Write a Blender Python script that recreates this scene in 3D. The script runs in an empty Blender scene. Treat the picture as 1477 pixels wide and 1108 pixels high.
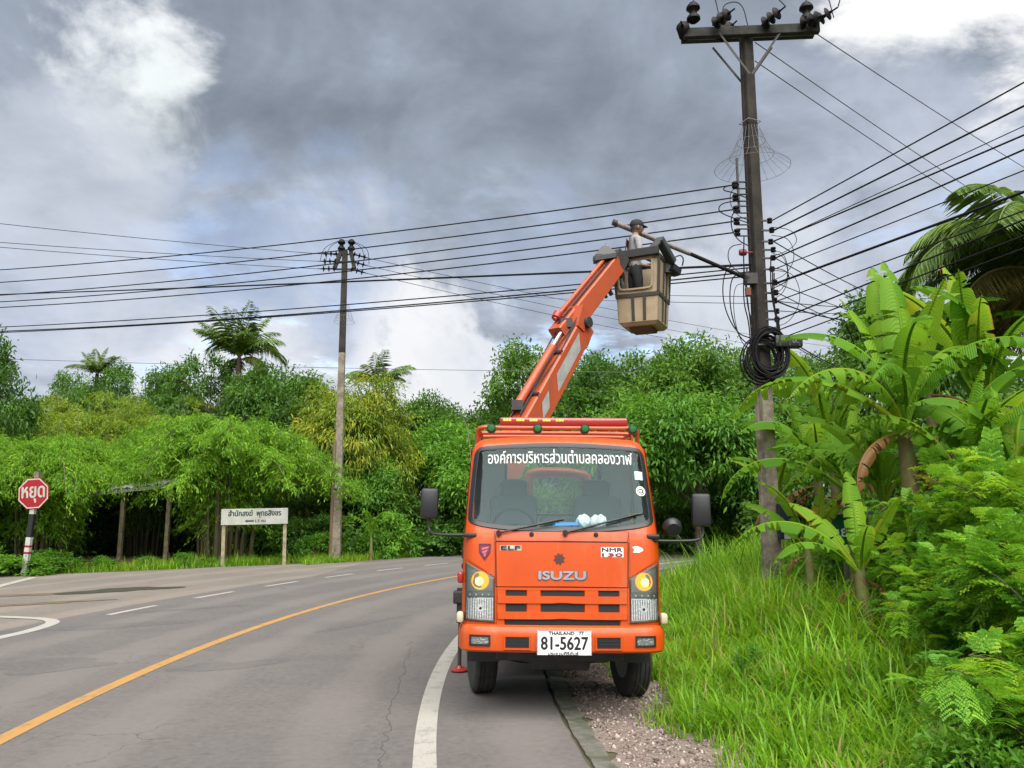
import bpy, bmesh, math, random
import numpy as np
from mathutils import Vector, Matrix

# ------------------------------------------------------------------ camera, sky, sun
sc = bpy.context.scene
COL = sc.collection
FPX, CX, CY, PITCH, CAMH = 1159.0, 738.5, 554.0, math.radians(9.1), 1.75
cam = bpy.data.cameras.new('camera'); camo = bpy.data.objects.new('camera', cam); COL.objects.link(camo)
cam.sensor_width = 36.0; cam.lens = FPX / 1477.0 * 36.0
cam.clip_start = 0.05; cam.clip_end = 4000
camo.location = (0, 0, CAMH); camo.rotation_euler = (math.pi / 2 + PITCH, 0, 0)
sc.camera = camo
sc.cycles.max_bounces = 5; sc.cycles.diffuse_bounces = 2; sc.cycles.glossy_bounces = 2; sc.cycles.transmission_bounces = 4; sc.cycles.transparent_max_bounces = 8; sc.cycles.adaptive_threshold = 0.02
SUN_EL, SUN_AZ = math.radians(57), math.radians(171)     # azimuth clockwise from +Y: behind the camera, a little to the right
EXPOSURE = 2.55
sc.view_settings.view_transform = 'Standard'; sc.view_settings.look = 'None'
sc.view_settings.exposure = EXPOSURE; sc.view_settings.gamma = 1.0; sc.view_settings.use_curve_mapping = False
sun = bpy.data.lights.new('sun', 'SUN'); suno = bpy.data.objects.new('sun', sun); COL.objects.link(suno)
sun.energy = 1.5; sun.angle = math.radians(72); sun.color = (1.0, 0.965, 0.91)
sd = Vector((math.sin(SUN_AZ) * math.cos(SUN_EL), math.cos(SUN_AZ) * math.cos(SUN_EL), math.sin(SUN_EL)))
suno.rotation_euler = sd.to_track_quat('Z', 'Y').to_euler(); suno.location = (0, -10, 40)

def ray(px, py):
    a = (px - CX) / FPX; b = (CY - py) / FPX
    return Vector((a, math.cos(PITCH) - b * math.sin(PITCH), math.sin(PITCH) + b * math.cos(PITCH)))
def at(px, py, Y):
    d = ray(px, py); t = Y / d.y
    return Vector((d.x * t, Y, CAMH + d.z * t))
def gr(px, py, z=0.0):
    d = ray(px, py); t = (z - CAMH) / d.z
    return Vector((d.x * t, d.y * t, z))

world = bpy.data.worlds.new('World'); sc.world = world; world.use_nodes = True
nt = world.node_tree; N = nt.nodes; L = nt.links
for n in list(N): N.remove(n)
def nd(tree, typ, **kw):
    n = tree.nodes.new(typ)
    for k, v in kw.items(): setattr(n, k, v)
    return n
def mth(tree, op, a, b=None, clamp=False):
    n = tree.nodes.new('ShaderNodeMath'); n.operation = op; n.use_clamp = clamp
    for i, v in enumerate((a, b)):
        if v is None: continue
        if hasattr(v, 'type') and hasattr(v, 'is_output'): tree.links.new(v, n.inputs[i])
        else: n.inputs[i].default_value = v
    return n.outputs[0]
def mix(tree, fac, a, b):
    n = tree.nodes.new('ShaderNodeMix'); n.data_type = 'RGBA'
    for idx, v in ((0, fac), (6, a), (7, b)):
        if hasattr(v, 'is_output'): tree.links.new(v, n.inputs[idx])
        elif idx == 0: n.inputs[0].default_value = v
        else: n.inputs[idx].default_value = (*v, 1)
    return n.outputs[2]
def smooth(tree, v, lo, hi):
    n = tree.nodes.new('ShaderNodeMapRange'); n.interpolation_type = 'SMOOTHSTEP'
    tree.links.new(v, n.inputs[0]); n.inputs[1].default_value = lo; n.inputs[2].default_value = hi
    return n.outputs[0]
out = nd(nt, 'ShaderNodeOutputWorld'); bg = nd(nt, 'ShaderNodeBackground'); L.new(bg.outputs[0], out.inputs[0])
bg.inputs[1].default_value = 0.1
sky = nd(nt, 'ShaderNodeTexSky', sky_type='NISHITA'); sky.sun_disc = False
sky.sun_elevation = SUN_EL; sky.sun_rotation = SUN_AZ; sky.air_density = 1.0; sky.dust_density = 1.5
tc = nd(nt, 'ShaderNodeTexCoord'); sep = nd(nt, 'ShaderNodeSeparateXYZ'); L.new(tc.outputs['Generated'], sep.inputs[0])
zz = mth(nt, 'MAXIMUM', mth(nt, 'ADD', sep.outputs[2], 0.16), 0.05)
comb = nd(nt, 'ShaderNodeCombineXYZ')
L.new(mth(nt, 'DIVIDE', sep.outputs[0], zz), comb.inputs[0]); L.new(mth(nt, 'DIVIDE', sep.outputs[1], zz), comb.inputs[1])
def cloudnoise(vec, scale, detail, rough, off, dist=0.0):
    mp = nd(nt, 'ShaderNodeMapping'); L.new(vec, mp.inputs[0]); mp.inputs[1].default_value = off
    n = nd(nt, 'ShaderNodeTexNoise'); n.inputs['Scale'].default_value = scale; n.inputs['Detail'].default_value = detail
    n.inputs['Roughness'].default_value = rough; n.inputs['Distortion'].default_value = dist
    L.new(mp.outputs[0], n.inputs[0]); return n.outputs[0]
big = cloudnoise(comb.outputs[0], 0.75, 5, 0.55, (3.1, 1.7, 0), 0.3)
fine = cloudnoise(comb.outputs[0], 2.6, 9, 0.6, (9.2, 4.4, 0), 0.25)
lump = cloudnoise(tc.outputs['Generated'], 9.0, 7, 0.55, (1.2, 3.3, 0.4), 0.3)
# overcast deck: dark bellies to paler veils; values are scene radiance before strength and exposure
lump2 = cloudnoise(tc.outputs['Generated'], 5.0, 9, 0.58, (4.2, 1.3, 2.4), 0.5)
deck = mth(nt, 'ADD', mth(nt, 'ADD', mth(nt, 'MULTIPLY', big, 0.36), mth(nt, 'MULTIPLY', fine, 0.28)), mth(nt, 'MULTIPLY', lump2, 0.36))
horizon = smooth(nt, sep.outputs[2], 0.5, 0.12)
deckv = mth(nt, 'ADD', deck, mth(nt, 'MULTIPLY', horizon, 0.15))
cr = nd(nt, 'ShaderNodeValToRGB'); L.new(deckv, cr.inputs[0])
el = cr.color_ramp.elements
SKY_RAMP = [(0.37, (0.31, 0.37, 0.46)), (0.45, (0.43, 0.50, 0.615)), (0.53, (0.60, 0.69, 0.84)), (0.60, (0.88, 0.98, 1.16)), (0.72, (1.45, 1.5, 1.6))]
el[0].position = SKY_RAMP[0][0]; el[0].color = (*SKY_RAMP[0][1], 1)
el[1].position = SKY_RAMP[-1][0]; el[1].color = (*SKY_RAMP[-1][1], 1)
for p, c in SKY_RAMP[1:-1]:
    e = el.new(p); e.color = (*c, 1)
colr = cr.outputs[0]
# thin blue gaps low over the horizon
gap = mth(nt, 'MULTIPLY', smooth(nt, fine, 0.54, 0.66), smooth(nt, sep.outputs[2], 0.42, 0.26))
skyblue = nd(nt, 'ShaderNodeVectorMath', operation='SCALE'); L.new(sky.outputs[0], skyblue.inputs[0]); skyblue.inputs['Scale'].default_value = 0.62
colr = mix(nt, mth(nt, 'MULTIPLY', gap, 0.55), colr, skyblue.outputs[0])
# breaks where the sunlit upper cloud shows through, and cumulus heads near the horizon
def breakthrough(px, py, rad, c, amt, col, lo=0.44, hi=0.62, amp=3.0):
    global colr
    d = ray(px, py).normalized()
    vs = nd(nt, 'ShaderNodeVectorMath', operation='DOT_PRODUCT'); L.new(tc.outputs['Generated'], vs.inputs[0]); vs.inputs[1].default_value = d
    m = smooth(nt, vs.outputs['Value'], math.cos(math.radians(rad)), math.cos(math.radians(rad * 0.15)))
    v = mth(nt, 'ADD', m, mth(nt, 'MULTIPLY', mth(nt, 'SUBTRACT', c, 0.5), amp))
    f = mth(nt, 'MULTIPLY', mth(nt, 'MULTIPLY', smooth(nt, v, lo, hi), amt), smooth(nt, m, 0.0, 0.25))
    colr = mix(nt, f, colr, col)
breakthrough(190, 75, 7.5, fine, 0.9, (1.75, 1.82, 1.84), 0.50, 1.30, 5.0)
breakthrough(195, 160, 5.5, lump, 0.6, (1.45, 1.57, 1.55), 0.45, 1.3, 4.5)
breakthrough(1390, -30, 11.0, fine, 1.0, (1.85, 1.85, 1.85), 0.50, 1.2, 4.0)
breakthrough(1230, 300, 13.0, lump2, 0.4, (0.98, 1.06, 1.26), 0.4, 1.2)
breakthrough(620, 490, 8.5, lump, 0.95, (1.62, 1.64, 1.68), 0.40, 0.85)
breakthrough(720, 540, 8.0, lump, 0.9, (1.45, 1.5, 1.56), 0.40, 0.9)
breakthrough(1060, 440, 10.0, lump, 0.65, (1.35, 1.42, 1.52), 0.40, 1.0)
breakthrough(420, 380, 12.0, lump, 0.5, (0.62, 0.82, 1.22), 0.40, 1.1)
breakthrough(760, 400, 10.0, lump, 0.45, (0.72, 0.88, 1.2), 0.40, 1.1)
breakthrough(60, 420, 11.0, fine, 0.5, (1.0, 1.12, 1.36), 0.35, 1.1)
breakthrough(90, 250, 10.0, lump, 0.55, (1.1, 1.18, 1.34), 0.45, 1.05)
L.new(colr, bg.inputs[0])

# ------------------------------------------------------------------ materials
MATS = {}
KC = 0.66     # dielectric colours below are written for a duller exposure and scaled here once
def mat(name, col, rough=0.6, metal=0.0, vary=0.0, vscale=4.0, col2=None, bump=0.0, bscale=30.0, spec=0.5, coat=0.0, detail=6, emit=None):
    if name in MATS: return MATS[name]
    if metal < 0.8 and name not in ('white_paint', 'plate_white', 'cab_liner', 'seat_cloth', 'lamp_reflector', 'sticker_blue', 'folder_blue', 'glove_cloth'):
        col = tuple(c * KC for c in col); col2 = tuple(c * KC for c in col2) if col2 else None
    m = bpy.data.materials.new(name); m.use_nodes = True; t = m.node_tree; b = t.nodes['Principled BSDF']
    b.inputs['Roughness'].default_value = rough; b.inputs['Metallic'].default_value = metal
    b.inputs['Specular IOR Level'].default_value = spec
    if coat: b.inputs['Coat Weight'].default_value = coat; b.inputs['Coat Roughness'].default_value = 0.08
    b.inputs['Base Color'].default_value = (*col, 1)
    if vary or col2:
        co = nd(t, 'ShaderNodeTexCoord'); n = nd(t, 'ShaderNodeTexNoise'); n.inputs['Scale'].default_value = vscale
        n.inputs['Detail'].default_value = detail; n.inputs['Roughness'].default_value = 0.65
        t.links.new(co.outputs['Object'], n.inputs[0])
        c2 = col2 or tuple(c * (1 - vary) for c in col)
        f = smooth(t, n.outputs[0], 0.36, 0.66)
        t.links.new(mix(t, f, c2, col), b.inputs['Base Color'])
        r = nd(t, 'ShaderNodeMapRange'); t.links.new(n.outputs[0], r.inputs[0])
        r.inputs[3].default_value = min(1, rough * 1.15); r.inputs[4].default_value = rough * 0.85
        t.links.new(r.outputs[0], b.inputs['Roughness'])
    if bump:
        co = nd(t, 'ShaderNodeTexCoord'); n = nd(t, 'ShaderNodeTexNoise'); n.inputs['Scale'].default_value = bscale; n.inputs['Detail'].default_value = 5
        t.links.new(co.outputs['Object'], n.inputs[0]); bp = nd(t, 'ShaderNodeBump'); bp.inputs['Strength'].default_value = bump; bp.inputs['Distance'].default_value = 0.02
        t.links.new(n.outputs[0], bp.inputs['Height']); t.links.new(bp.outputs[0], b.inputs['Normal'])
    if emit:
        b.inputs['Emission Color'].default_value = (*emit[0], 1); b.inputs['Emission Strength'].default_value = emit[1] * KC
    MATS[name] = m; return m
def foliage(name, stops, trans=0.35, rough=0.5, spec=0.35):
    """leaf material: colour of each leaf from its own 'tint' value"""
    m = bpy.data.materials.new(name); m.use_nodes = True; t = m.node_tree; b = t.nodes['Principled BSDF']; o = t.nodes['Material Output']
    at_ = nd(t, 'ShaderNodeAttribute'); at_.attribute_name = 'tint'
    oi = nd(t, 'ShaderNodeObjectInfo')
    v = mth(t, 'ADD', at_.outputs['Fac'], mth(t, 'MULTIPLY', mth(t, 'SUBTRACT', oi.outputs['Random'], 0.5), 0.24))
    r = nd(t, 'ShaderNodeValToRGB'); t.links.new(v, r.inputs[0]); e = r.color_ramp.elements
    e[0].position = stops[0][0]; e[0].color = (*stops[0][1], 1); e[1].position = stops[-1][0]; e[1].color = (*stops[-1][1], 1)
    for p, c in stops[1:-1]:
        x = e.new(p); x.color = (*c, 1)
    t.links.new(r.outputs[0], b.inputs['Base Color']); b.inputs['Roughness'].default_value = rough; b.inputs['Specular IOR Level'].default_value = spec
    tr = nd(t, 'ShaderNodeBsdfTranslucent'); hs = nd(t, 'ShaderNodeHueSaturation'); hs.inputs['Value'].default_value = 1.35; hs.inputs['Hue'].default_value = 0.485
    t.links.new(r.outputs[0], hs.inputs['Color']); t.links.new(hs.outputs[0], tr.inputs[0])
    mx = nd(t, 'ShaderNodeMixShader'); mx.inputs[0].default_value = trans
    t.links.new(b.outputs[0], mx.inputs[1]); t.links.new(tr.outputs[0], mx.inputs[2]); t.links.new(mx.outputs[0], o.inputs[0])
    MATS[name] = m; return m
def glass(name, tint, refl=1.0, rough=0.02, gcol=(1, 1, 1)):
    m = bpy.data.materials.new(name); m.use_nodes = True; t = m.node_tree; o = t.nodes['Material Output']; t.nodes.remove(t.nodes['Principled BSDF'])
    tr = nd(t, 'ShaderNodeBsdfTransparent'); tr.inputs[0].default_value = (*tint, 1)
    gl = nd(t, 'ShaderNodeBsdfGlossy'); gl.inputs['Roughness'].default_value = rough; gl.inputs['Color'].default_value = (*gcol, 1)
    fr = nd(t, 'ShaderNodeFresnel'); fr.inputs[0].default_value = 1.5
    mx = nd(t, 'ShaderNodeMixShader'); t.links.new(mth(t, 'MULTIPLY', fr.outputs[0], refl, True), mx.inputs[0])
    t.links.new(tr.outputs[0], mx.inputs[1]); t.links.new(gl.outputs[0], mx.inputs[2]); t.links.new(mx.outputs[0], o.inputs[0])
    MATS[name] = m; return m

# ------------------------------------------------------------------ object helpers
def tag(o, label=None, cat=None, group=None, kind=None):
    if label: o['label'] = label
    if cat: o['category'] = cat
    if group: o['group'] = group
    if kind: o['kind'] = kind
    return o
def empty(name, loc, label, cat, group=None, rz=0.0):
    o = bpy.data.objects.new(name, None); COL.objects.link(o); o.location = loc; o.rotation_euler = (0, 0, rz)
    o.empty_display_size = 0.2
    return tag(o, label, cat, group)
def link(name, me, parent=None, loc=(0, 0, 0), rot=(0, 0, 0)):
    o = bpy.data.objects.new(name, me); COL.objects.link(o); o.parent = parent; o.location = loc; o.rotation_euler = rot
    return o
def copy_tree(o, parent=None):
    c = o.copy(); COL.objects.link(c); c.parent = parent
    for ch in list(o.children): copy_tree(ch, c)
    return c

class MB:
    """collects shapes, then becomes one mesh"""
    def __init__(s): s.v = []; s.f = []; s.m = []
    def add(s, vs, fs, mi=0):
        o = len(s.v); s.v += [tuple(p) for p in vs]; s.f += [tuple(i + o for i in f) for f in fs]; s.m += [mi] * len(fs); return s
    def box(s, c, d, rot=None, mi=0, bev=0.0):
        x, y, z = d[0] / 2, d[1] / 2, d[2] / 2
        if bev <= 0:
            vs = [Vector((a * x, b * y, g * z)) for a in (-1, 1) for b in (-1, 1) for g in (-1, 1)]
            fs = [(0, 1, 3, 2), (4, 6, 7, 5), (0, 4, 5, 1), (2, 3, 7, 6), (0, 2, 6, 4), (1, 5, 7, 3)]
        else:
            bm = bmesh.new(); bmesh.ops.create_cube(bm, size=1)
            for v in bm.verts: v.co = Vector((v.co.x * d[0], v.co.y * d[1], v.co.z * d[2]))
            bmesh.ops.bevel(bm, geom=list(bm.edges), offset=bev, segments=2, profile=0.5, affect='EDGES')
            vs = [v.co.copy() for v in bm.verts]; fs = [tuple(v.index for v in f.verts) for f in bm.faces]; bm.free()
        if rot is not None: vs = [rot @ v for v in vs]
        c = Vector(c); return s.add([v + c for v in vs], fs, mi)
    def beam(s, p0, p1, w, h, up=(0, 0, 1), mi=0, w1=None, h1=None, bev=0.0):
        p0, p1 = Vector(p0), Vector(p1); d = (p1 - p0).normalized(); u = Vector(up)
        if abs(d.dot(u.normalized())) > .985: u = Vector((0, 1, 0)) if abs(d.y) < .9 else Vector((1, 0, 0))
        x = d.cross(u).normalized(); u = x.cross(d).normalized()
        w1 = w if w1 is None else w1; h1 = h if h1 is None else h1
        vs = []
        for p, ww, hh in ((p0, w, h), (p1, w1, h1)):
            b = min(ww, hh) * bev
            pts = [(-ww/2, -hh/2), (ww/2, -hh/2), (ww/2, hh/2), (-ww/2, hh/2)] if bev <= 0 else \
                  [(-ww/2+b, -hh/2), (ww/2-b, -hh/2), (ww/2, -hh/2+b), (ww/2, hh/2-b), (ww/2-b, hh/2), (-ww/2+b, hh/2), (-ww/2, hh/2-b), (-ww/2, -hh/2+b)]
            vs += [p + x * a + u * c for a, c in pts]
        n = len(vs) // 2
        fs = [(i, (i + 1) % n, n + (i + 1) % n, n + i) for i in range(n)] + [tuple(range(n - 1, -1, -1)), tuple(range(n, 2 * n))]
        return s.add(vs, fs, mi)
    def tube(s, pts, r, n=8, mi=0, cap=True):
        pts = [Vector(p) for p in pts]; k = len(pts); rs = r if hasattr(r, '__len__') else [r] * k
        vs = []; up = None
        for i, p in enumerate(pts):
            d = (pts[min(i + 1, k - 1)] - pts[max(i - 1, 0)]).normalized()
            if up is None:
                up = Vector((0, 0, 1)) if abs(d.z) < 0.9 else Vector((1, 0, 0))
            x = d.cross(up)
            if x.length < 1e-4: x = d.cross(Vector((0.3, 1, 0.2)))
            x.normalize(); y = x.cross(d).normalized(); up = y
            vs += [p + (x * math.cos(2 * math.pi * j / n) + y * math.sin(2 * math.pi * j / n)) * rs[i] for j in range(n)]
        fs = [(i * n + j, i * n + (j + 1) % n, (i + 1) * n + (j + 1) % n, (i + 1) * n + j) for i in range(k - 1) for j in range(n)]
        if cap: fs += [tuple(range(n - 1, -1, -1)), tuple(range((k - 1) * n, k * n))]
        return s.add(vs, fs, mi)
    def lathe(s, prof, n=24, c=(0, 0, 0), axis='z', mi=0, rot=None):
        c = Vector(c); vs = []
        for r, z in prof:
            for j in range(n):
                a = 2 * math.pi * j / n
                p = (r * math.cos(a), r * math.sin(a), z)
                if axis == 'x': p = (z, r * math.cos(a), r * math.sin(a))
                if axis == 'y': p = (r * math.cos(a), z, r * math.sin(a))
                p = Vector(p)
                if rot is not None: p = rot @ p
                vs.append(p + c)
        k = len(prof)
        fs = [(i * n + j, i * n + (j + 1) % n, (i + 1) * n + (j + 1) % n, (i + 1) * n + j) for i in range(k - 1) for j in range(n)]
        if prof[0][0] > 1e-6: fs.append(tuple(range(n - 1, -1, -1)))
        if prof[-1][0] > 1e-6: fs.append(tuple(range((k - 1) * n, k * n)))
        return s.add(vs, fs, mi)
    def prism(s, poly, y0, y1, fn=None, mi=0):
        """polygon in (x,z) extruded along y"""
        n = len(poly); vs = [Vector((x, y0, z)) for x, z in poly] + [Vector((x, y1, z)) for x, z in poly]
        if fn: vs = [fn(v) for v in vs]
        fs = [tuple(range(n)), tuple(range(2 * n - 1, n - 1, -1))] + [(i, n + i, n + (i + 1) % n, (i + 1) % n) for i in range(n)]
        return s.add(vs, fs, mi)
    def build(s, name, mats, parent=None, loc=(0, 0, 0), rot=(0, 0, 0), smooth_=False, angle=None):
        me = bpy.data.meshes.new(name); me.from_pydata(s.v, [], s.f); 
        if not isinstance(mats, (list, tuple)): mats = [mats]
        for m in mats: me.materials.append(m)
        if len(mats) > 1: me.polygons.foreach_set('material_index', s.m)
        bm = bmesh.new(); bm.from_mesh(me); bmesh.ops.recalc_face_normals(bm, faces=bm.faces)
        if smooth_ or angle:
            for f in bm.faces: f.smooth = True
            lim = math.radians(angle or 40)
            for e in bm.edges:
                if len(e.link_faces) == 2 and e.calc_face_angle(0) > lim: e.smooth = False
        bm.to_mesh(me); bm.free(); me.update()
        return link(name, me, parent, loc, rot)

def np_mesh(name, verts, faces, mat_, tint=None, smooth_=False):
    """verts (N,3); faces (M,3|4) numpy"""
    me = bpy.data.meshes.new(name); nv = len(verts); nf, k = faces.shape
    me.vertices.add(nv); me.vertices.foreach_set('co', np.ascontiguousarray(verts, dtype=np.float32).ravel())
    me.loops.add(nf * k); me.loops.foreach_set('vertex_index', np.ascontiguousarray(faces, dtype=np.int32).ravel())
    me.polygons.add(nf); me.polygons.foreach_set('loop_start', np.arange(0, nf * k, k, dtype=np.int32))
    if smooth_: me.polygons.foreach_set('use_smooth', np.ones(nf, dtype=bool))
    if tint is not None:
        a = me.attributes.new('tint', 'FLOAT', 'POINT'); a.data.foreach_set('value', np.ascontiguousarray(tint, dtype=np.float32))
    me.materials.append(mat_); me.update(calc_edges=True); return me

def text_mesh(body, size, width=None, height=None, bold=0.0):
    """flat lettering centred on the origin in the xy plane -> (verts, faces)"""
    c = bpy.data.curves.new('lettering', 'FONT'); c.body = body; c.size = size; c.align_x = 'CENTER'; c.resolution_u = 3
    o = bpy.data.objects.new('lettering', c); COL.objects.link(o)
    dg = bpy.context.evaluated_depsgraph_get(); me = bpy.data.meshes.new_from_object(o.evaluated_get(dg))
    vs = [v.co.copy() for v in me.vertices]; fs = [tuple(p.vertices) for p in me.polygons]
    bpy.data.objects.remove(o); bpy.data.curves.remove(c); bpy.data.meshes.remove(me)
    x0 = min(v.x for v in vs); x1 = max(v.x for v in vs); y0 = min(v.y for v in vs); y1 = max(v.y for v in vs)
    sx = (width / (x1 - x0)) if width else 1; sy = (height / (y1 - y0)) if height else sx
    vs = [Vector(((v.x - (x0 + x1) / 2) * sx, (v.y - (y0 + y1) / 2) * sy, 0)) for v in vs]
    if bold:
        V = []; Fs = []
        for k, (dx, dy) in enumerate(((0, 0), (bold, 0), (-bold, 0), (0, bold * .8), (0, -bold * .8))):
            o = len(V); V += [v + Vector((dx, dy, k * 0.00025)) for v in vs]; Fs += [tuple(i + o for i in f) for f in fs]
        vs, fs = V, Fs
    return vs, fs
def lettering(name, body, mat_, fn, width=None, height=None, size=1.0, bold=0.0, parent=None):
    vs, fs = text_mesh(body, size, width, height, bold)
    me = bpy.data.meshes.new(name); me.from_pydata([tuple(fn(v)) for v in vs], [], fs); me.materials.append(mat_)
    return link(name, me, parent)

# paints and stuffs
def worn_paint(name, col, dust):
    m = mat(name, col, 0.36, coat=0.14, spec=0.35); t = m.node_tree; b = t.nodes['Principled BSDF']; co = nd(t, 'ShaderNodeTexCoord')
    def noise(scale, det, rough, sc3=(1, 1, 1)):
        mp = nd(t, 'ShaderNodeMapping'); mp.inputs[3].default_value = sc3; t.links.new(co.outputs['Object'], mp.inputs[0])
        n = nd(t, 'ShaderNodeTexNoise'); n.inputs['Scale'].default_value = scale; n.inputs['Detail'].default_value = det; n.inputs['Roughness'].default_value = rough
        t.links.new(mp.outputs[0], n.inputs[0]); return n.outputs[0]
    cc = tuple(c * KC for c in col); dd = tuple(c * KC for c in dust)
    c1 = mix(t, mth(t, 'MULTIPLY', smooth(t, noise(1.7, 6, .6), .35, .7), .30), cc, tuple(v * .72 for v in cc))          # uneven fading
    c2 = mix(t, mth(t, 'MULTIPLY', smooth(t, noise(9, 8, .7, (1, 1, .16)), .50, .74), .55), c1, dd)                      # dried run-off streaks
    c3 = mix(t, mth(t, 'MULTIPLY', smooth(t, noise(70, 4, .7), .62, .72), .5), c2, tuple(v * .35 for v in cc))          # stone chips
    t.links.new(c3, b.inputs['Base Color'])
    r = nd(t, 'ShaderNodeMapRange'); t.links.new(noise(6, 8, .7, (1, 1, .3)), r.inputs[0]); r.inputs[3].default_value = .22; r.inputs[4].default_value = .62; t.links.new(r.outputs[0], b.inputs['Roughness'])
    return m
M = dict(
 orange=worn_paint('orange_paint', (0.74, 0.092, 0.004), (0.54, 0.19, 0.07)),
 boom=worn_paint('boom_paint', (0.58, 0.105, 0.035), (0.25, 0.10, 0.06)),
 red=mat('red_paint', (0.45, 0.03, 0.02), 0.4),
 black=mat('black_plastic', (0.018, 0.019, 0.021), 0.45),
 rubber=mat('tyre_rubber', (0.022, 0.022, 0.023), 0.8, col2=(0.05, 0.047, 0.042), vscale=9),
 darkmetal=mat('chassis_metal', (0.03, 0.03, 0.03), 0.6, col2=(0.06, 0.05, 0.045), vscale=8),
 steel=mat('steel', (0.5, 0.5, 0.5), 0.35, metal=0.9),
 chrome=mat('chrome', (0.75, 0.76, 0.78), 0.12, metal=1.0),
 white=mat('white_paint', (0.75, 0.75, 0.72), 0.45),
 ivory=mat('marker_lens', (0.72, 0.62, 0.42), 0.35),
 hbezel=mat('lamp_bezel', (0.30, 0.32, 0.28), 0.3, metal=0.3),
 hreflect=mat('lamp_reflector', (0.82, 0.83, 0.84), 0.3, metal=0.12, bump=0.9, bscale=45),
 amber=mat('lit_indicator', (0.9, 0.42, 0.05), 0.3, emit=((1.0, 0.36, 0.03), 0.30)),
 bulb=mat('lit_bulb', (1, 0.8, 0.4), 0.3, emit=((1.0, 0.62, 0.16), 0.75)),
 led=mat('lit_bar', (0.9, 0.3, 0.05), 0.3, emit=((1.0, 0.34, 0.03), 0.75)),
 redlens=mat('red_lens', (0.42, 0.022, 0.014), 0.22, coat=0.5),
 greenlens=mat('green_lens', (0.01, 0.16, 0.035), 0.2, coat=0.5),
 interior=mat('cab_interior', (0.12, 0.135, 0.14), 0.8),
 liner=mat('cab_liner', (0.50, 0.54, 0.53), 0.85),
 seat=mat('seat_cloth', (0.06, 0.075, 0.085), 0.85),
 plate=mat('plate_white', (0.78, 0.78, 0.77), 0.4),
 ink=mat('black_ink', (0.012, 0.012, 0.014), 0.5),
 fibre=mat('fibreglass_cream', (0.50, 0.40, 0.255), 0.5, vscale=5, col2=(0.40, 0.31, 0.19)),
 ribs=mat('basket_rib', (0.045, 0.035, 0.026), 0.6),
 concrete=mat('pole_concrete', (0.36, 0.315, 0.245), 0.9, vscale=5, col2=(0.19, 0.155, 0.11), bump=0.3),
 darkconc=mat('dark_concrete', (0.046, 0.036, 0.025), 0.9, vscale=2.2, col2=(0.018, 0.015, 0.012), bump=0.35),
 darkwood=mat('crossarm', (0.035, 0.038, 0.026), 0.85, vscale=6, col2=(0.018, 0.018, 0.015)),
 porcelain=mat('insulator', (0.007, 0.006, 0.006), 0.55, spec=0.15),
 wire=mat('cable_black', (0.012, 0.012, 0.013), 0.7, spec=0.2),
 alu=mat('bare_conductor', (0.10, 0.10, 0.105), 0.5),
 signred=mat('stop_red', (0.42, 0.010, 0.018), 0.4, vary=0.15, vscale=6),
 signwhite=mat('sign_white', (0.66, 0.67, 0.62), 0.55, col2=(0.52, 0.53, 0.46), vscale=3),
 signgreen=mat('sign_green', (0.006, 0.16, 0.075), 0.4),
 creamwood=mat('cream_post', (0.52, 0.46, 0.30), 0.8, col2=(0.30, 0.24, 0.14), vscale=5),
 skin=mat('skin', (0.30, 0.155, 0.095), 0.55),
 shirt=mat('shirt_grey', (0.42, 0.41, 0.40), 0.85, vscale=9, col2=(0.33, 0.325, 0.32)),
 trousers=mat('trousers', (0.03, 0.032, 0.036), 0.85),
 cloth=mat('cap_cloth', (0.012, 0.012, 0.013), 0.8),
 bark=mat('bark', (0.12, 0.088, 0.058), 0.95, vscale=8, col2=(0.055, 0.042, 0.03), bump=0.5, bscale=18),
 culm=mat('bamboo_culm', (0.12, 0.12, 0.045), 0.6, vscale=6, col2=(0.10, 0.075, 0.04)),
 thatch=mat('dry_leaf', (0.26, 0.15, 0.055), 0.9, vscale=9, col2=(0.15, 0.08, 0.03)),
 stem=mat('banana_stem', (0.17, 0.24, 0.05), 0.7, vscale=6, col2=(0.19, 0.11, 0.045)),
)
# ------------------------------------------------------------------ ground, road, markings
RC = Vector((32.3, 9.5)); R_IN, R_EDGE, R_MID, R_DASH, R_OUT = 31.95, 33.1, 36.4, 39.6, 43.0
R_LANE = 40.1
def arc(R, th, z=0.0): return (RC.x - R * math.cos(th), RC.y + R * math.sin(th), z)
def arc_at_y(R, Y): return math.asin((Y - RC.y) / R)
def sstep(a, b, x):
    t = np.clip((x - a) / (b - a), 0, 1); return t * t * (3 - 2 * t)
def ground_h(x, y):
    """the verge climbs to a low bank inside the bend; level elsewhere"""
    x = np.asarray(x, float); y = np.asarray(y, float)
    s = R_IN - np.hypot(x - RC.x, y - RC.y)
    h = -0.035 + 0.42 * sstep(1.3, 3.4, s) * sstep(4.5, 9.0, y) * sstep(70, 40, y)
    h = h + 0.05 * sstep(1.4, 3.0, s) * np.sin(x * 1.7 + y * 0.9) * np.cos(y * 1.3 - x * 0.4)
    return h
def gz(x, y): return float(ground_h(x, y))

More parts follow.
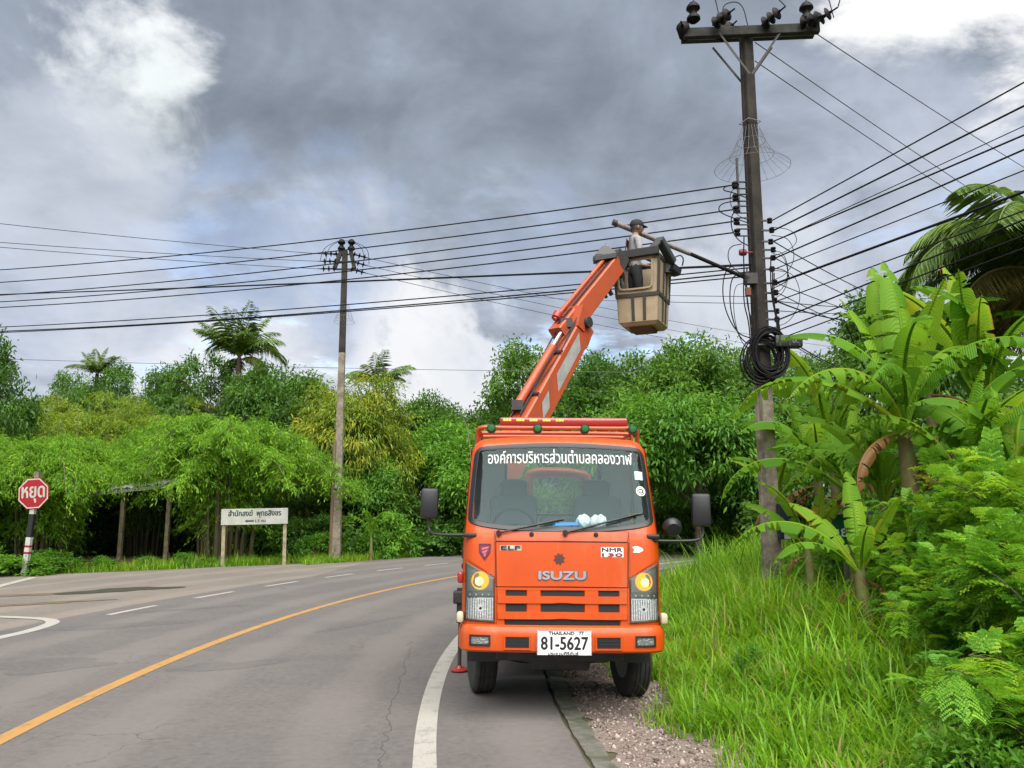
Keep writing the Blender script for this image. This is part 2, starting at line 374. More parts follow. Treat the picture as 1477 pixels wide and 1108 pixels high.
def asphalt_material(name, base, warm, crack=1.0):
    m = bpy.data.materials.new(name); m.use_nodes = True; t = m.node_tree; b = t.nodes['Principled BSDF']
    co = nd(t, 'ShaderNodeTexCoord')
    def noise(s, d=6, r=0.6):
        n = nd(t, 'ShaderNodeTexNoise'); n.inputs['Scale'].default_value = s; n.inputs['Detail'].default_value = d; n.inputs['Roughness'].default_value = r
        t.links.new(co.outputs['Object'], n.inputs[0]); return n.outputs[0]
    big = noise(0.35, 5); mid = noise(2.2, 7, 0.7); grit = noise(170, 3, 0.8)
    c = mix(t, smooth(t, big, 0.38, 0.64), base, warm)
    c = mix(t, mth(t, 'MULTIPLY', smooth(t, mid, 0.45, 0.72), 0.38), c, tuple(v * 0.62 for v in base))
    c = mix(t, mth(t, 'MULTIPLY', smooth(t, grit, 0.50, 0.74), 0.55), c, tuple(v * 1.9 for v in base))
    c = mix(t, mth(t, 'MULTIPLY', smooth(t, grit, 0.48, 0.30), 0.6), c, tuple(v * 0.4 for v in base))
    sp = nd(t, 'ShaderNodeTexNoise'); sp.inputs['Scale'].default_value = 14; sp.inputs['Detail'].default_value = 8; sp.inputs['Roughness'].default_value = 0.8; t.links.new(co.outputs['Object'], sp.inputs[0])
    c = mix(t, mth(t, 'MULTIPLY', smooth(t, sp.outputs[0], 0.40, 0.68), 0.5), c, tuple(v * 1.6 for v in base))
    c = mix(t, mth(t, 'MULTIPLY', smooth(t, sp.outputs[0], 0.46, 0.30), 0.6), c, tuple(v * 0.5 for v in base))
    # tyre-polished bands along the lanes
    so = nd(t, 'ShaderNodeVectorMath', operation='SUBTRACT'); t.links.new(co.outputs['Object'], so.inputs[0]); so.inputs[1].default_value = (RC.x, RC.y, 0)
    ln_ = nd(t, 'ShaderNodeVectorMath', operation='LENGTH'); t.links.new(so.outputs[0], ln_.inputs[0])
    bd_ = mth(t, 'COSINE', mth(t, 'MULTIPLY', mth(t, 'SUBTRACT', ln_.outputs['Value'], 33.95), 6.2832 / 1.62))
    bf = mth(t, 'MULTIPLY', smooth(t, mth(t, 'ADD', bd_, mth(t, 'MULTIPLY', mth(t, 'SUBTRACT', big, 0.5), 2.0)), 0.0, 1.0), 0.34)
    c = mix(t, bf, c, tuple(v * 1.5 for v in warm))
    if crack:
        vo = nd(t, 'ShaderNodeTexVoronoi'); vo.feature = 'DISTANCE_TO_EDGE'; vo.inputs['Scale'].default_value = 0.55
        mp = nd(t, 'ShaderNodeVectorMath', operation='ADD'); nn = nd(t, 'ShaderNodeTexNoise'); nn.inputs['Scale'].default_value = 3; nn.inputs['Detail'].default_value = 6
        t.links.new(co.outputs['Object'], nn.inputs[0])
        ns = nd(t, 'ShaderNodeVectorMath', operation='SCALE'); ns.inputs['Scale'].default_value = 0.5; t.links.new(nn.outputs['Color'], ns.inputs[0])
        t.links.new(co.outputs['Object'], mp.inputs[0]); t.links.new(ns.outputs[0], mp.inputs[1]); t.links.new(mp.outputs[0], vo.inputs['Vector'])
        ck = mth(t, 'MULTIPLY', smooth(t, vo.outputs[0], 0.004, 0.001), smooth(t, big, 0.52, 0.6))
        c = mix(t, mth(t, 'MULTIPLY', ck, 0.7), c, (0.03, 0.028, 0.026))
    t.links.new(c, b.inputs['Base Color']); b.inputs['Roughness'].default_value = 0.82; b.inputs['Specular IOR Level'].default_value = 0.35
    bp = nd(t, 'ShaderNodeBump'); bp.inputs['Strength'].default_value = 0.45; bp.inputs['Distance'].default_value = 0.006
    t.links.new(mth(t, 'ADD', grit, mth(t, 'MULTIPLY', mid, 1.5)), bp.inputs['Height']); t.links.new(bp.outputs[0], b.inputs['Normal'])
    return m
def paint_material(name, col, under):
    m = bpy.data.materials.new(name); m.use_nodes = True; t = m.node_tree; b = t.nodes['Principled BSDF']
    co = nd(t, 'ShaderNodeTexCoord'); n = nd(t, 'ShaderNodeTexNoise'); n.inputs['Scale'].default_value = 5; n.inputs['Detail'].default_value = 9; n.inputs['Roughness'].default_value = 0.75
    t.links.new(co.outputs['Object'], n.inputs[0])
    n2 = nd(t, 'ShaderNodeTexNoise'); n2.inputs['Scale'].default_value = 60; n2.inputs['Detail'].default_value = 4; t.links.new(co.outputs['Object'], n2.inputs[0])
    f = mth(t, 'MULTIPLY', smooth(t, mth(t, 'ADD', n.outputs[0], mth(t, 'MULTIPLY', mth(t, 'SUBTRACT', n2.outputs[0], 0.5), 0.5)), 0.48, 0.74), 0.75)
    t.links.new(mix(t, f, col, under), b.inputs['Base Color']); b.inputs['Roughness'].default_value = 0.7
    return m
M['asphalt'] = asphalt_material('road_asphalt', (0.098, 0.090, 0.086), (0.118, 0.105, 0.097))
M['asphalt2'] = asphalt_material('side_road_asphalt', (0.128, 0.114, 0.099), (0.160, 0.136, 0.112))
M['paintw'] = paint_material('white_road_paint', (0.322, 0.308, 0.273), (0.112, 0.105, 0.098))
M['painty'] = paint_material('yellow_road_paint', (0.350, 0.189, 0.052), (0.119, 0.091, 0.063))
M['soil'] = mat('verge_soil', (0.075, 0.085, 0.028), 0.95, vscale=0.8, col2=(0.11, 0.085, 0.045), bump=0.4)
M['dirt'] = mat('edge_dirt', (0.20, 0.145, 0.085), 0.95, vscale=3, col2=(0.13, 0.10, 0.06))
M['gravel'] = mat('gravel_bed', (0.36, 0.28, 0.235), 0.95, vscale=45, col2=(0.18, 0.14, 0.115), bump=0.7, bscale=90)
M['kerb'] = mat('old_concrete_edge', (0.185, 0.175, 0.150), 0.95, vscale=6, col2=(0.085, 0.095, 0.06), bump=0.5, bscale=50)
M['moss'] = mat('moss', (0.030, 0.040, 0.010), 0.95, vscale=5, col2=(0.055, 0.052, 0.028))
M['crack'] = mat('crack_fill', (0.075, 0.070, 0.065), 0.95)

# ground sheet, dense near the camera and reaching the horizon
def axis(lo, hi, step, far):
    a = list(np.arange(lo, hi + 1e-6, step)); g = step
    while a[-1] < far: g *= 1.35; a.append(a[-1] + g)
    g = step; b = []
    x = a[0]
    while x > -far: g *= 1.35; x -= g; b.append(x)
    return np.array(b[::-1] + a)
gx, gy = axis(-20, 24, 0.4, 1800), axis(-4, 60, 0.4, 1800)
X, Y = np.meshgrid(gx, gy, indexing='ij'); Z = ground_h(X, Y)
vs = np.stack([X, Y, Z], -1).reshape(-1, 3); ny = len(gy)
ii, jj = np.meshgrid(np.arange(len(gx) - 1), np.arange(ny - 1), indexing='ij'); k = (ii * ny + jj).ravel()
me = np_mesh('ground', vs, np.stack([k, k + ny, k + ny + 1, k + 1], 1), M['soil'], smooth_=True)
tag(link('ground', me), kind='structure')

def ring(r0, r1, t0, t1, z, n, skirt=0.0, jit=0.0, seed=1):
    rnd = random.Random(seed); b = MB(); v = []
    for i in range(n + 1):
        th = t0 + (t1 - t0) * i / n; j = rnd.uniform(-jit, jit)
        v.append((arc(r0 + j, th, z), arc(r1 + rnd.uniform(-jit, jit), th, z), arc(r0 + j, th, z - skirt)))
    b.v = [p for tri in v for p in tri]
    b.f = [(3 * i, 3 * i + 1, 3 * i + 4, 3 * i + 3) for i in range(n)]
    if skirt: b.f += [(3 * i, 3 * i + 3, 3 * i + 5, 3 * i + 2) for i in range(n)]
    b.m = [0] * len(b.f); return b
T0, T1 = math.radians(-55), math.radians(80)
road = tag(ring(R_IN, R_LANE, T0, T1, 0.0, 400, 0.07, 0.012, 4).build('road', M['asphalt']), kind='structure')
side = MB(); P = [(-4.6, -6), (-5.2, 9), (-5.6, 22), (-5.2, 29.6), (-7.6, 28.4), (-9.5, 26.9), (-11.7, 24.8), (-14, 23.5), (-24, 19.8), (-60, 10), (-60, -14), (-20, -10)]
side.add([(x, y, -0.005) for x, y in P], [tuple(range(len(P)))])
side = tag(side.build('side_road', M['asphalt2']), kind='structure')
ring(R_EDGE - 0.085, R_EDGE + 0.085, T0, T1, 0.004, 300).build('edge_line', M['paintw'], road)
ring(R_MID - 0.075, R_MID + 0.075, T0, T1, 0.004, 300).build('centre_line', M['painty'], road)
t = arc_at_y(R_DASH, 15.1); k = 0
while k < 7:
    ring(R_DASH - 0.065, R_DASH + 0.065, t - 0.72 / R_DASH, t + 0.72 / R_DASH, 0.004, 8).build('lane_dash', M['paintw'], road); t += 2.78 / R_DASH; k += 1
ring(R_DASH + 0.3, R_DASH + 0.42, t, T1, 0.004, 60).build('edge_line', M['paintw'], road)
def strip(pts, w, z):
    b = MB(); n = len(pts); pts = [Vector((p[0], p[1], z)) for p in pts]
    for i, p in enumerate(pts):
        d = pts[min(i + 1, n - 1)] - pts[max(i - 1, 0)]; s = Vector((-d.y, d.x, 0)).normalized() * (w / 2); b.v += [tuple(p + s), tuple(p - s)]
    b.f = [(2 * i, 2 * i + 1, 2 * i + 3, 2 * i + 2) for i in range(n - 1)]; b.m = [0] * (n - 1); return b
def chaikin(p, n=3, closed=False):
    p = [Vector(q) for q in p]
    for _ in range(n):
        q = [] if closed else [p[0]]
        for i in range(len(p) if closed else len(p) - 1):
            a, b = p[i], p[(i + 1) % len(p)]; q += [a * .75 + b * .25, a * .25 + b * .75]
        if not closed: q.append(p[-1])
        p = q
    return p
strip(chaikin([(-16, 15.2), (-10.2, 14.35), (-8.4, 14.1), (-7.45, 13.7), (-7.2, 12.6), (-7.3, 11.5), (-7.25, 9.0), (-6.9, 4.0)], 4), 0.2, 0.004).build('corner_line', M['paintw'], side)
strip([(-11.6, 17.6), (-12.4, 20.0), (-13.1, 22.6)], 0.24, 0.004).build('give_way_line', M['paintw'], side)
rnd = random.Random(11)
cp = [gr(*p) for p in ((545, 1108), (556, 1075), (560, 1040), (571, 1005), (578, 975), (588, 950), (592, 925))]
cp = [Vector((p.x, p.y, 0)) for p in chaikin(cp, 3)]
cp = [p + Vector((rnd.uniform(-.035, .035), 0, 0)) for p in cp]
strip(cp, 0.005, 0.0025).build('crack', M['crack'], road)
def blob(cx, cy, rx, ry, rot, seed, z, n=48):
    rn = random.Random(seed); ph = [rn.uniform(0, 6.28) for _ in range(5)]; b = MB(); v = [(cx, cy, z)]
    for i in range(n):
        a = 2 * math.pi * i / n; r = 1 + sum(math.sin(a * (k + 2) + ph[k]) * 0.35 / (k + 1.4) for k in range(5)); r = max(.25, r)
        x, y = rx * r * math.cos(a), ry * r * math.sin(a); v.append((cx + x * math.cos(rot) - y * math.sin(rot), cy + x * math.sin(rot) + y * math.cos(rot), z))
    b.add(v, [(0, 1 + i, 1 + (i + 1) % n) for i in range(n)]); return b
blob(-9.0, 18.95, 1.0, 0.6, 0.75, 3, 0.003).build('moss_patch', M['moss'], side)
blob(-11.0, 17.6, 1.9, 0.34, 0.45, 8, 0.002).build('dirt_streak', M['dirt'], side)
blob(-9.4, 16.1, 1.3, 0.22, 0.5, 15, 0.002).build('dirt_streak', M['dirt'], side)
tag(ring(R_LANE - 0.3, R_OUT, arc_at_y(43, 20.0), T1, -0.009, 230, 0, 0.02, 14).build('paved_shoulder', M['asphalt']), kind='structure')
tag(ring(R_OUT - 0.05, R_OUT + 0.7, arc_at_y(43, 27.3), T1, -0.02, 160, 0, 0.12, 9).build('dirt_edge', M['dirt']), kind='structure')
b = MB(); fp = [(-8.2, 27.5), (-9.6, 26.6), (-11.8, 24.5), (-14.1, 23.2), (-24, 19.5), (-60, 9.6)]
strip(chaikin(fp, 2), 0.8, -0.022).build('dirt_margin', M['dirt'], None); tag(bpy.data.objects['dirt_margin'], kind='structure')
# broken concrete edge strip beside the asphalt
rnd = random.Random(5); b = MB(); n = 260; t1 = math.radians(20); t0 = math.radians(-30)
for i in range(n + 1):
    th = t0 + (t1 - t0) * i / n; z = -0.012 + rnd.uniform(-.006, .006)
    r0, r1 = R_IN - 0.03 + rnd.uniform(-.012, .008), R_IN - 0.20 + rnd.uniform(-.025, .02)
    b.v += [arc(r0, th, -0.09), arc(r0 - 0.008, th, z), arc(r1, th, z - .004), arc(r1 - 0.02, th, -0.09)]
for i in range(n):
    for j in range(3): b.f.append((4 * i + j, 4 * i + j + 1, 4 * i + j + 5, 4 * i + j + 4))
b.m = [0] * len(b.f); tag(b.build('kerb', M['kerb']), kind='structure')
# gravel shoulder: bed and loose stones
b = ring(R_IN - 0.2, R_IN - 1.75, math.radians(-25), math.radians(8), -0.029, 150, 0, 0.10, 6)
tag(b.build('gravel_shoulder', M['gravel']), kind='structure')
def stones(n, seed):
    rg = np.random.default_rng(seed); oc = np.array([[1, 0, 0], [-1, 0, 0], [0, 1, 0], [0, -1, 0], [0, 0, 1], [0, 0, -.4]], float)
    of = np.array([[0, 2, 4], [2, 1, 4], [1, 3, 4], [3, 0, 4], [2, 0, 5], [1, 2, 5], [3, 1, 5], [0, 3, 5]])
    th = rg.uniform(math.radians(-11), math.radians(5), n); s = 0.2 + 1.4 * rg.beta(1.5, 1.6, n); r = R_IN - s
    p = np.stack([RC.x - r * np.cos(th), RC.y + r * np.sin(th), np.full(n, -0.028)], 1)
    sz = rg.gamma(2.2, 0.0042, n) + 0.004
    v = oc[None] * sz[:, None, None] * rg.uniform(.55, 1.3, (n, 6, 1)) * np.array([1, 1, .7])
    a = rg.uniform(0, 6.28, n); c, s_ = np.cos(a)[:, None], np.sin(a)[:, None]
    v = np.stack([v[..., 0] * c - v[..., 1] * s_, v[..., 0] * s_ + v[..., 1] * c, v[..., 2]], -1) + p[:, None]
    f = (of[None] + (np.arange(n) * 6)[:, None, None]).reshape(-1, 3)
    return v.reshape(-1, 3), f, np.repeat(rg.random(n), 6)
M['stone'] = foliage('loose_stone', [(0, (0.075, 0.06, 0.05)), (0.35, (0.20, 0.155, 0.135)), (0.7, (0.30, 0.225, 0.20)), (1, (0.46, 0.42, 0.38))], trans=0.0, rough=0.9)
v, f, tn = stones(9000, 3)
tag(link('gravel', np_mesh('gravel', v, f, M['stone'], tn)), 'loose pinkish gravel scattered along the road shoulder', 'gravel', kind='stuff')

yard = blob(at(225, 805, 29).x, 29.2, 3.6, 2.4, 0.1, 31, -0.024)
tag(yard.build('bare_yard', mat('yard_soil', (0.36, 0.235, 0.11), 0.95, vscale=1.6, col2=(0.26, 0.20, 0.08))), kind='structure')

M['patch'] = asphalt_material('repair_asphalt', (0.087, 0.081, 0.078), (0.098, 0.090, 0.085), 0)
for px, py, rx_, ry_, rt, sd_ in ((330, 960, .55, .30, .6, 41), (130, 905, 1.5, .28, .4, 43), (520, 900, .9, .16, 1.1, 47), (60, 960, .8, .4, .5, 53), (250, 880, 1.0, .15, .6, 59)):
    q = gr(px, py); blob(q.x, q.y, rx_, ry_, rt, sd_, .0018).build('repair_patch', M['patch'], road)
# ------------------------------------------------------------------ the bucket truck
TX, TY = 0.432, 7.2
truck = empty('bucket_truck', (TX, TY, 0.0), 'orange cab-over bucket truck parked half on the verge with boom raised', 'truck')
truck.rotation_euler = (0, math.radians(0.45), 0)
PROF = [(0.028, .70), (0.035, 0.90), (0.055, 1.25), (0.075, 1.50), (0.105, 1.60), (0.20, 1.79), (0.31, 2.03), (0.40, 2.25), (0.455, 2.375), (0.505, 2.44), (0.60, 2.483), (0.80, 2.50), (1.2, 2.50), (1.75, 2.485)]
def prof_smooth():
    p = [Vector((y, z)) for y, z in PROF]; return chaikin([Vector((q.x, q.y, 0)) for q in p], 2)
PR = prof_smooth(); PZ = np.array([p.y for p in PR]); PY = np.array([p.x for p in PR])
KTOP = int(np.argmax(PZ > 2.46))
def hw(z): return 0.887 - 0.045 * max(0.0, min(1.0, (z - 1.45) / 0.95))
def dcorner(u):
    x = abs(u) * 0.88; d = 0.045 * u * u; t = max(0.0, (x - 0.74) / 0.14)
    return d + 0.14 * (1 - math.sqrt(max(0.0, 1 - min(1, t) ** 2 * 0.985)))
def S(i, u, off=0.0):
    """point of the cab shell: profile index i (float), lateral u in -1..1"""
    i = max(0.0, min(len(PR) - 1.001, i)); k = int(i); f = i - k
    p = PR[k].lerp(PR[k + 1], f); d = (PR[min(k + 2, len(PR) - 1)] - PR[max(k - 1, 0)]).normalized()
    n = Vector((d.y, -d.x, 0))                    # inward: +y on the front, -z on the roof
    q = p + n * (dcorner(u) - off)
    return Vector((u * hw(p.y), q.x, q.y))
def zi(z): 
    return float(np.interp(z, PZ[:KTOP], np.arange(KTOP)))
def FS(x, z, off=0.0): return S(zi(z), max(-1, min(1, x / hw(z))), off)

# windshield outline in (x,z)
WO = chaikin([(-.70, 2.375, 0), (0, 2.395, 0), (.70, 2.375, 0), (.79, 2.36, 0), (.805, 2.24, 0), (.835, 1.80, 0), (.83, 1.69, 0), (.70, 1.635, 0), (.35, 1.597, 0), (0, 1.59, 0), (-.35, 1.597, 0), (-.70, 1.635, 0), (-.83, 1.69, 0), (-.835, 1.80, 0), (-.805, 2.24, 0), (-.79, 2.36, 0)], 2, True)
WO = [(p.x, p.y) for p in WO]
def inside(poly, x, y):
    r = False; n = len(poly)
    for i in range(n):
        (x0, y0), (x1, y1) = poly[i], poly[(i + 1) % n]
        if (y0 > y) != (y1 > y) and x < (x1 - x0) * (y - y0) / (y1 - y0) + x0: r = not r
    return r
def grid_mesh(nu, nv, fn, keep=None):
    b = MB(); b.v = [tuple(fn(i / nu, j / nv)) for i in range(nu + 1) for j in range(nv + 1)]
    b.f = [(i * (nv + 1) + j, (i + 1) * (nv + 1) + j, (i + 1) * (nv + 1) + j + 1, i * (nv + 1) + j + 1) for i in range(nu) for j in range(nv) if keep is None or keep((i + .5) / nu, (j + .5) / nv)]
    b.m = [0] * len(b.f); return b
NP_ = len(PR) - 1
# dense rows on the front, then roof
rows = list(np.linspace(0, KTOP, 110)) + list(np.linspace(KTOP, NP_, 24))[1:]
us = np.sin(np.linspace(-1, 1, 121) * math.pi / 2) * 0.35 + np.linspace(-1, 1, 121) * 0.65
def shell_keep(fu, fv):
    u = float(np.interp(fu * 120, np.arange(121), us)); i = float(np.interp(fv * (len(rows) - 1), np.arange(len(rows)), rows))
    if i >= KTOP: return True
    z = float(np.interp(i, np.arange(len(PZ)), PZ)); return not inside(WO, u * hw(z), z)
shell = grid_mesh(120, len(rows) - 1, lambda a, c: S(rows[int(round(c * (len(rows) - 1)))], us[int(round(a * 120))]), shell_keep)
cab = shell.build('cab', M['orange'], truck, smooth_=True, angle=50)
# sides with door window openings, rear wall with its window
def side_wall(sg):
    zs = np.linspace(0.70, 2.36, 40)
    def fn(a, c):
        z = zs[int(round(a * 39))]; p = S(zi(z) if z < 2.44 else KTOP, sg * 1.0); y = p.y + (1.75 - p.y) * c; return Vector((p.x, y, z - 0.0))
    def keep(a, c):
        z = 0.70 + 1.66 * a; p = S(zi(z), 1.0); y = p.y + (1.75 - p.y) * c; return not (1.60 < z < 2.26 and p.y + 0.10 < y < 1.5)
    return grid_mesh(39, 40, fn, keep)
for sg in (-1, 1): side_wall(sg).build('side_panel', M['orange'], cab)
grid_mesh(40, 40, lambda a, c: Vector((-.86 + 1.72 * a, 1.745, .70 + 1.74 * c)), lambda a, c: not (abs(-.86 + 1.72 * a) < .50 and 1.74 < .70 + 1.74 * c < 2.31)).build('rear_panel', M['liner'], cab)
MB().box((0, .92, .74), (1.6, 1.6, .05)).build('floor_pan', M['interior'], cab)
# roof lining
grid_mesh(20, 10, lambda a, c: Vector((-.78 + 1.56 * a, .56 + 1.16 * c, 2.435 - .03 * (2 * a - 1) ** 2))).build('headliner', M['liner'], cab)
G = glass('windscreen_glass', (0.85, 0.94, 0.92), 0.52, .02, (.72, .97, 1.0))
# windscreen glass as concentric rings on the shell
def wring(scales, off):
    b = MB(); n = len(WO); cx, cz = 0.0, 1.99
    for s in scales: b.v += [tuple(FS(cx + (x - cx) * s, cz + (z - cz) * s, off)) for x, z in WO]
    b.f = [(k * n + i, k * n + (i + 1) % n, (k + 1) * n + (i + 1) % n, (k + 1) * n + i) for k in range(len(scales) - 1) for i in range(n)]
    b.m = [0] * len(b.f); return b
b = wring([1.0, .9, .8, .7, .55, .4, .25, .1], 0.004); n = len(WO); b.f.append(tuple(range(7 * n, 8 * n))); b.m.append(0)
wind = b.build('windscreen', G, truck, smooth_=True)
def wband():
    b = MB(); n = len(WO)
    def nrm(i):
        a, c = WO[i - 1], WO[(i + 1) % n]; d = Vector((c[0] - a[0], c[1] - a[1])).normalized(); return Vector((-d.y, d.x))
    sgn = 1 if nrm(0).dot(Vector(WO[0]) - Vector((0, 1.99))) > 0 else -1
    offs = [(-.030, .0065), (-.028, .008), (.012, .012), (.016, .004)]
    for o, of in offs: b.v += [tuple(FS(*(Vector(WO[i]) + nrm(i) * sgn * o), of)) for i in range(n)]
    b.f = [(k * n + i, k * n + (i + 1) % n, (k + 1) * n + (i + 1) % n, (k + 1) * n + i) for k in range(3) for i in range(n)]; b.m = [0] * len(b.f); return b
wband().build('seal', M['black'], wind, smooth_=True)
lettering('lettering', 'องค์การบริหารส่วนตำบลคลองวาฬ', mat('vinyl_white', (.72, .73, .72), .6), lambda v: FS(v.x + .005, 2.275 + v.y, .0065 + v.z), 1.36, .135, bold=.0014, parent=wind)
# stickers on the glass
def slab(name, q, off, th, m, parent, nx=8, nz=6, bev=0.006, lift=0.0):
    """curved panel on the cab shell; q = four corners (x,z) bl br tr tl"""
    q = [Vector(p) for p in q]
    def bl(a, c, ins=0.0):
        ctr = (q[0] + q[1] + q[2] + q[3]) / 4
        p = q[0].lerp(q[1], a).lerp(q[3].lerp(q[2], a), c); d = ctr - p
        return p + (d.normalized() * ins if d.length > 1e-6 else d)
    b = MB(); A = [0] + list(np.linspace(0, 1, nx)) + [1]; B = [0] + list(np.linspace(0, 1, nz)) + [1]; NA, NB = len(A), len(B)
    for i, a in enumerate(A):
        for j, c in enumerate(B):
            edge = i in (0, NA - 1) or j in (0, NB - 1); rim = i in (1, NA - 2) or j in (1, NB - 2)
            p = bl(a, c, 0 if edge else (bev if rim else 0)); b.v.append(tuple(FS(p.x, p.y, off if edge else off + th)))
    b.f = [(i * NB + j, (i + 1) * NB + j, (i + 1) * NB + j + 1, i * NB + j + 1) for i in range(NA - 1) for j in range(NB - 1)]
    b.m = [0] * len(b.f); return b.build(name, m, parent, smooth_=True, angle=35)
def rect(x0, x1, z0, z1): return [(x0, z0), (x1, z0), (x1, z1), (x0, z1)]
slab('tax_sticker', rect(.70, .775, 2.07, 2.15), .005, .001, mat('sticker_blue', (.45, .58, .66), .5), wind, 3, 3, .002)
def shell_disc(name, x, z, r0, r1, off, m, parent, n=28):
    b = MB()
    for r in (r0, r1): b.v += [tuple(FS(x + r * math.cos(6.2832 * i / n), z + r * math.sin(6.2832 * i / n), off)) for i in range(n)]
    b.f = [(i, (i + 1) % n, n + (i + 1) % n, n + i) for i in range(n)]
    if r0 == 0: b.v = b.v[n:] ; b.f = [tuple(range(n))]
    b.m = [0] * len(b.f); return b.build(name, m, parent)
rs = shell_disc('round_sticker', .745, 1.965, .036, .044, .006, M['white'], wind)
shell_disc('ring', .745, 1.965, .024, .029, .006, M['white'], rs)
shell_disc('dot', .745, 1.965, 0, .012, .006, M['white'], rs)
# cab furniture seen through the glass
inn = MB().box((0, .60, 1.50), (1.60, .55, .16), bev=.04).box((0, .78, 1.30), (1.5, .25, .45), bev=.04).build('dashboard', mat('dash', (.06, .07, .072), .7), cab, smooth_=True)
for x in (-.43, .45):
    s = MB().box((x, 1.32, 1.62), (.50, .14, .62), Matrix.Rotation(math.radians(-12), 3, 'X'), bev=.05).box((x, 1.40, 1.99), (.29, .11, .22), Matrix.Rotation(math.radians(-12), 3, 'X'), bev=.05).build('seat', M['seat'], cab, smooth_=True)
MB().box((.02, 1.36, 1.52), (.34, .14, .40), bev=.04).build('middle_seat', M['seat'], cab, smooth_=True)
R = Matrix.Rotation(math.radians(-62), 3, 'X'); b = MB()
ringp = [Vector((-.43, .93, 1.60)) + R @ Vector((.205 * math.cos(a), .205 * math.sin(a), 0)) for a in np.linspace(0, 6.2832, 25)]
b.tube(ringp, .014, 6).box((-.43, .93, 1.595), (.12, .05, .10), R).tube([(-.43, .93, 1.60), (-.43, .80, 1.45)], .025)
b.build('steering_wheel', M['black'], cab, smooth_=True)
g2 = glass('side_glass', (.55, .62, .60), .8)
MB().add([(-.51, 1.742, 1.72), (.51, 1.742, 1.72), (.51, 1.742, 2.32), (-.51, 1.742, 2.32)], [(0, 1, 2, 3)]).build('rear_window', g2, cab)
b = MB()
for a, c in (((-.515, 2.02), (.03, .60)), ((.515, 2.02), (.03, .60)), ((0, 2.325), (1.06, .03)), ((0, 1.725), (1.06, .03))): b.box((a[0], 1.73, a[1]), (c[0], .03, c[1]))
b.build('rear_window_frame', M['black'], cab)
for sg in (-1, 1):
    pts = []
    for z in (1.60, 1.82, 2.04, 2.26):
        p = S(zi(z), sg); pts += [(p.x - sg * .004, p.y + .08, z), (p.x - sg * .004, 1.51, z)]
    MB().add(pts, [(0, 1, 3, 2), (2, 3, 5, 4), (4, 5, 7, 6)]).build('door_window', g2, cab)
MB().box((.0, .52, 2.28), (.20, .03, .06), bev=.01).tube([(0, .53, 2.30), (0, .56, 2.40)], .008).build('rear_view_mirror', M['black'], cab)
# cowl, front panel, corner panels
slab('panel_gap', [(-.591, 1.494), (.591, 1.494), (.606, 1.592), (-.606, 1.592)], .0003, .0008, M['ink'], truck, 16, 3, .001)
slab('panel_gap', [(-.586, 1.098), (.586, 1.098), (.598, 1.494), (-.598, 1.494)], .0003, .0008, M['ink'], truck, 18, 8, .001)
slab('cowl_panel', [(-.585, 1.50), (.585, 1.50), (.60, 1.585), (-.60, 1.585)], .001, .006, M['orange'], truck, 16, 3, .004)
fp = slab('front_panel', [(-.578, 1.105), (.578, 1.105), (.590, 1.488), (-.590, 1.488)], .001, .013, M['orange'], truck, 18, 8, .008)
for sg in (-1, 1):
    q = [(sg * .600, 1.19), (sg * .852, 1.34), (sg * .858, 1.56), (sg * .600, 1.585)]
    if sg > 0: q = [q[0], q[1], q[2], q[3]]
    slab('corner_panel', q, .001, .007, M['orange'], truck, 10, 6, .005)
# grille: dark well behind, bars and dividers in front
gri = MB(); 
dk = slab('grille_well', rect(-.575, .575, .765, 1.095), .0005, .001, M['ink'], truck, 12, 3, .001)
grille = slab('grille', rect(-.575, .575, .965, 1.028), .002, .030, M['orange'], truck, 18, 4, .012)
slab('bar', rect(-.575, .575, 1.078, 1.099), .002, .020, M['orange'], grille, 18, 3, .005)
slab('bar', rect(-.575, .575, .832, .895), .002, .030, M['orange'], grille, 18, 4, .012)
for x0, x1 in ((-.575, -.49), (-.315, -.185), (.21 - .02, .32), (.495, .575)):
    slab('divider', rect(x0, x1, 1.0, 1.092), .002, .018, M['orange'], grille, 5, 4, .008)
    slab('divider', rect(x0, x1, .87, .99), .002, .018, M['orange'], grille, 5, 4, .008)
for sg in (-1, 1):
    slab('end_cap', rect(*sorted((sg * .575, sg * .50)), .775, .875), .002, .016, M['orange'], grille, 4, 4, .008)
# emblem, names, badges
b = MB()
for k in range(8):
    a = k * math.pi / 4 + .2; c, s = math.cos(a), math.sin(a)
    pts = [(.0 * c, .0), (.03 * c - .017 * s, .03 * s + .017 * c), (.056 * c, .056 * s), (.03 * c + .017 * s, .03 * s - .017 * c)]
    b.add([tuple(FS(-.025 + p[0], 1.345 + p[1], .017)) for p in pts], [(0, 1, 2, 3)])
b.build('flower_emblem', mat('emblem_brown', (.10, .025, .012), .5), fp)
lettering('maker_lettering', 'ISUZU', M['chrome'], lambda v: FS(.0 + v.x, 1.205 + v.y, .022 + v.z), .41, .068, bold=.005, parent=fp)
lettering('maker_outline', 'ISUZU', mat('badge_edge', (.16, .10, .08), .4), lambda v: FS(.003 + v.x, 1.202 + v.y, .016 + v.z), .425, .078, bold=.007, parent=fp)
bd = slab('name_badge', rect(-.55, -.36, 1.415, 1.460), .014, .001, mat('badge_grey', (.55, .52, .46), .4), fp, 6, 3, .002)
lettering('lettering', 'ELF', M['ink'], lambda v: FS(-.455 + v.x, 1.4375 + v.y, .017 + v.z), .17, .034, bold=.003, parent=bd)
bd = slab('model_badge', rect(.345, .545, 1.365, 1.450), .014, .001, M['white'], fp, 6, 3, .002)
lettering('lettering', 'NMR', M['ink'], lambda v: FS(.445 + v.x, 1.428 + v.y, .017 + v.z), .18, .033, bold=.003, parent=bd)
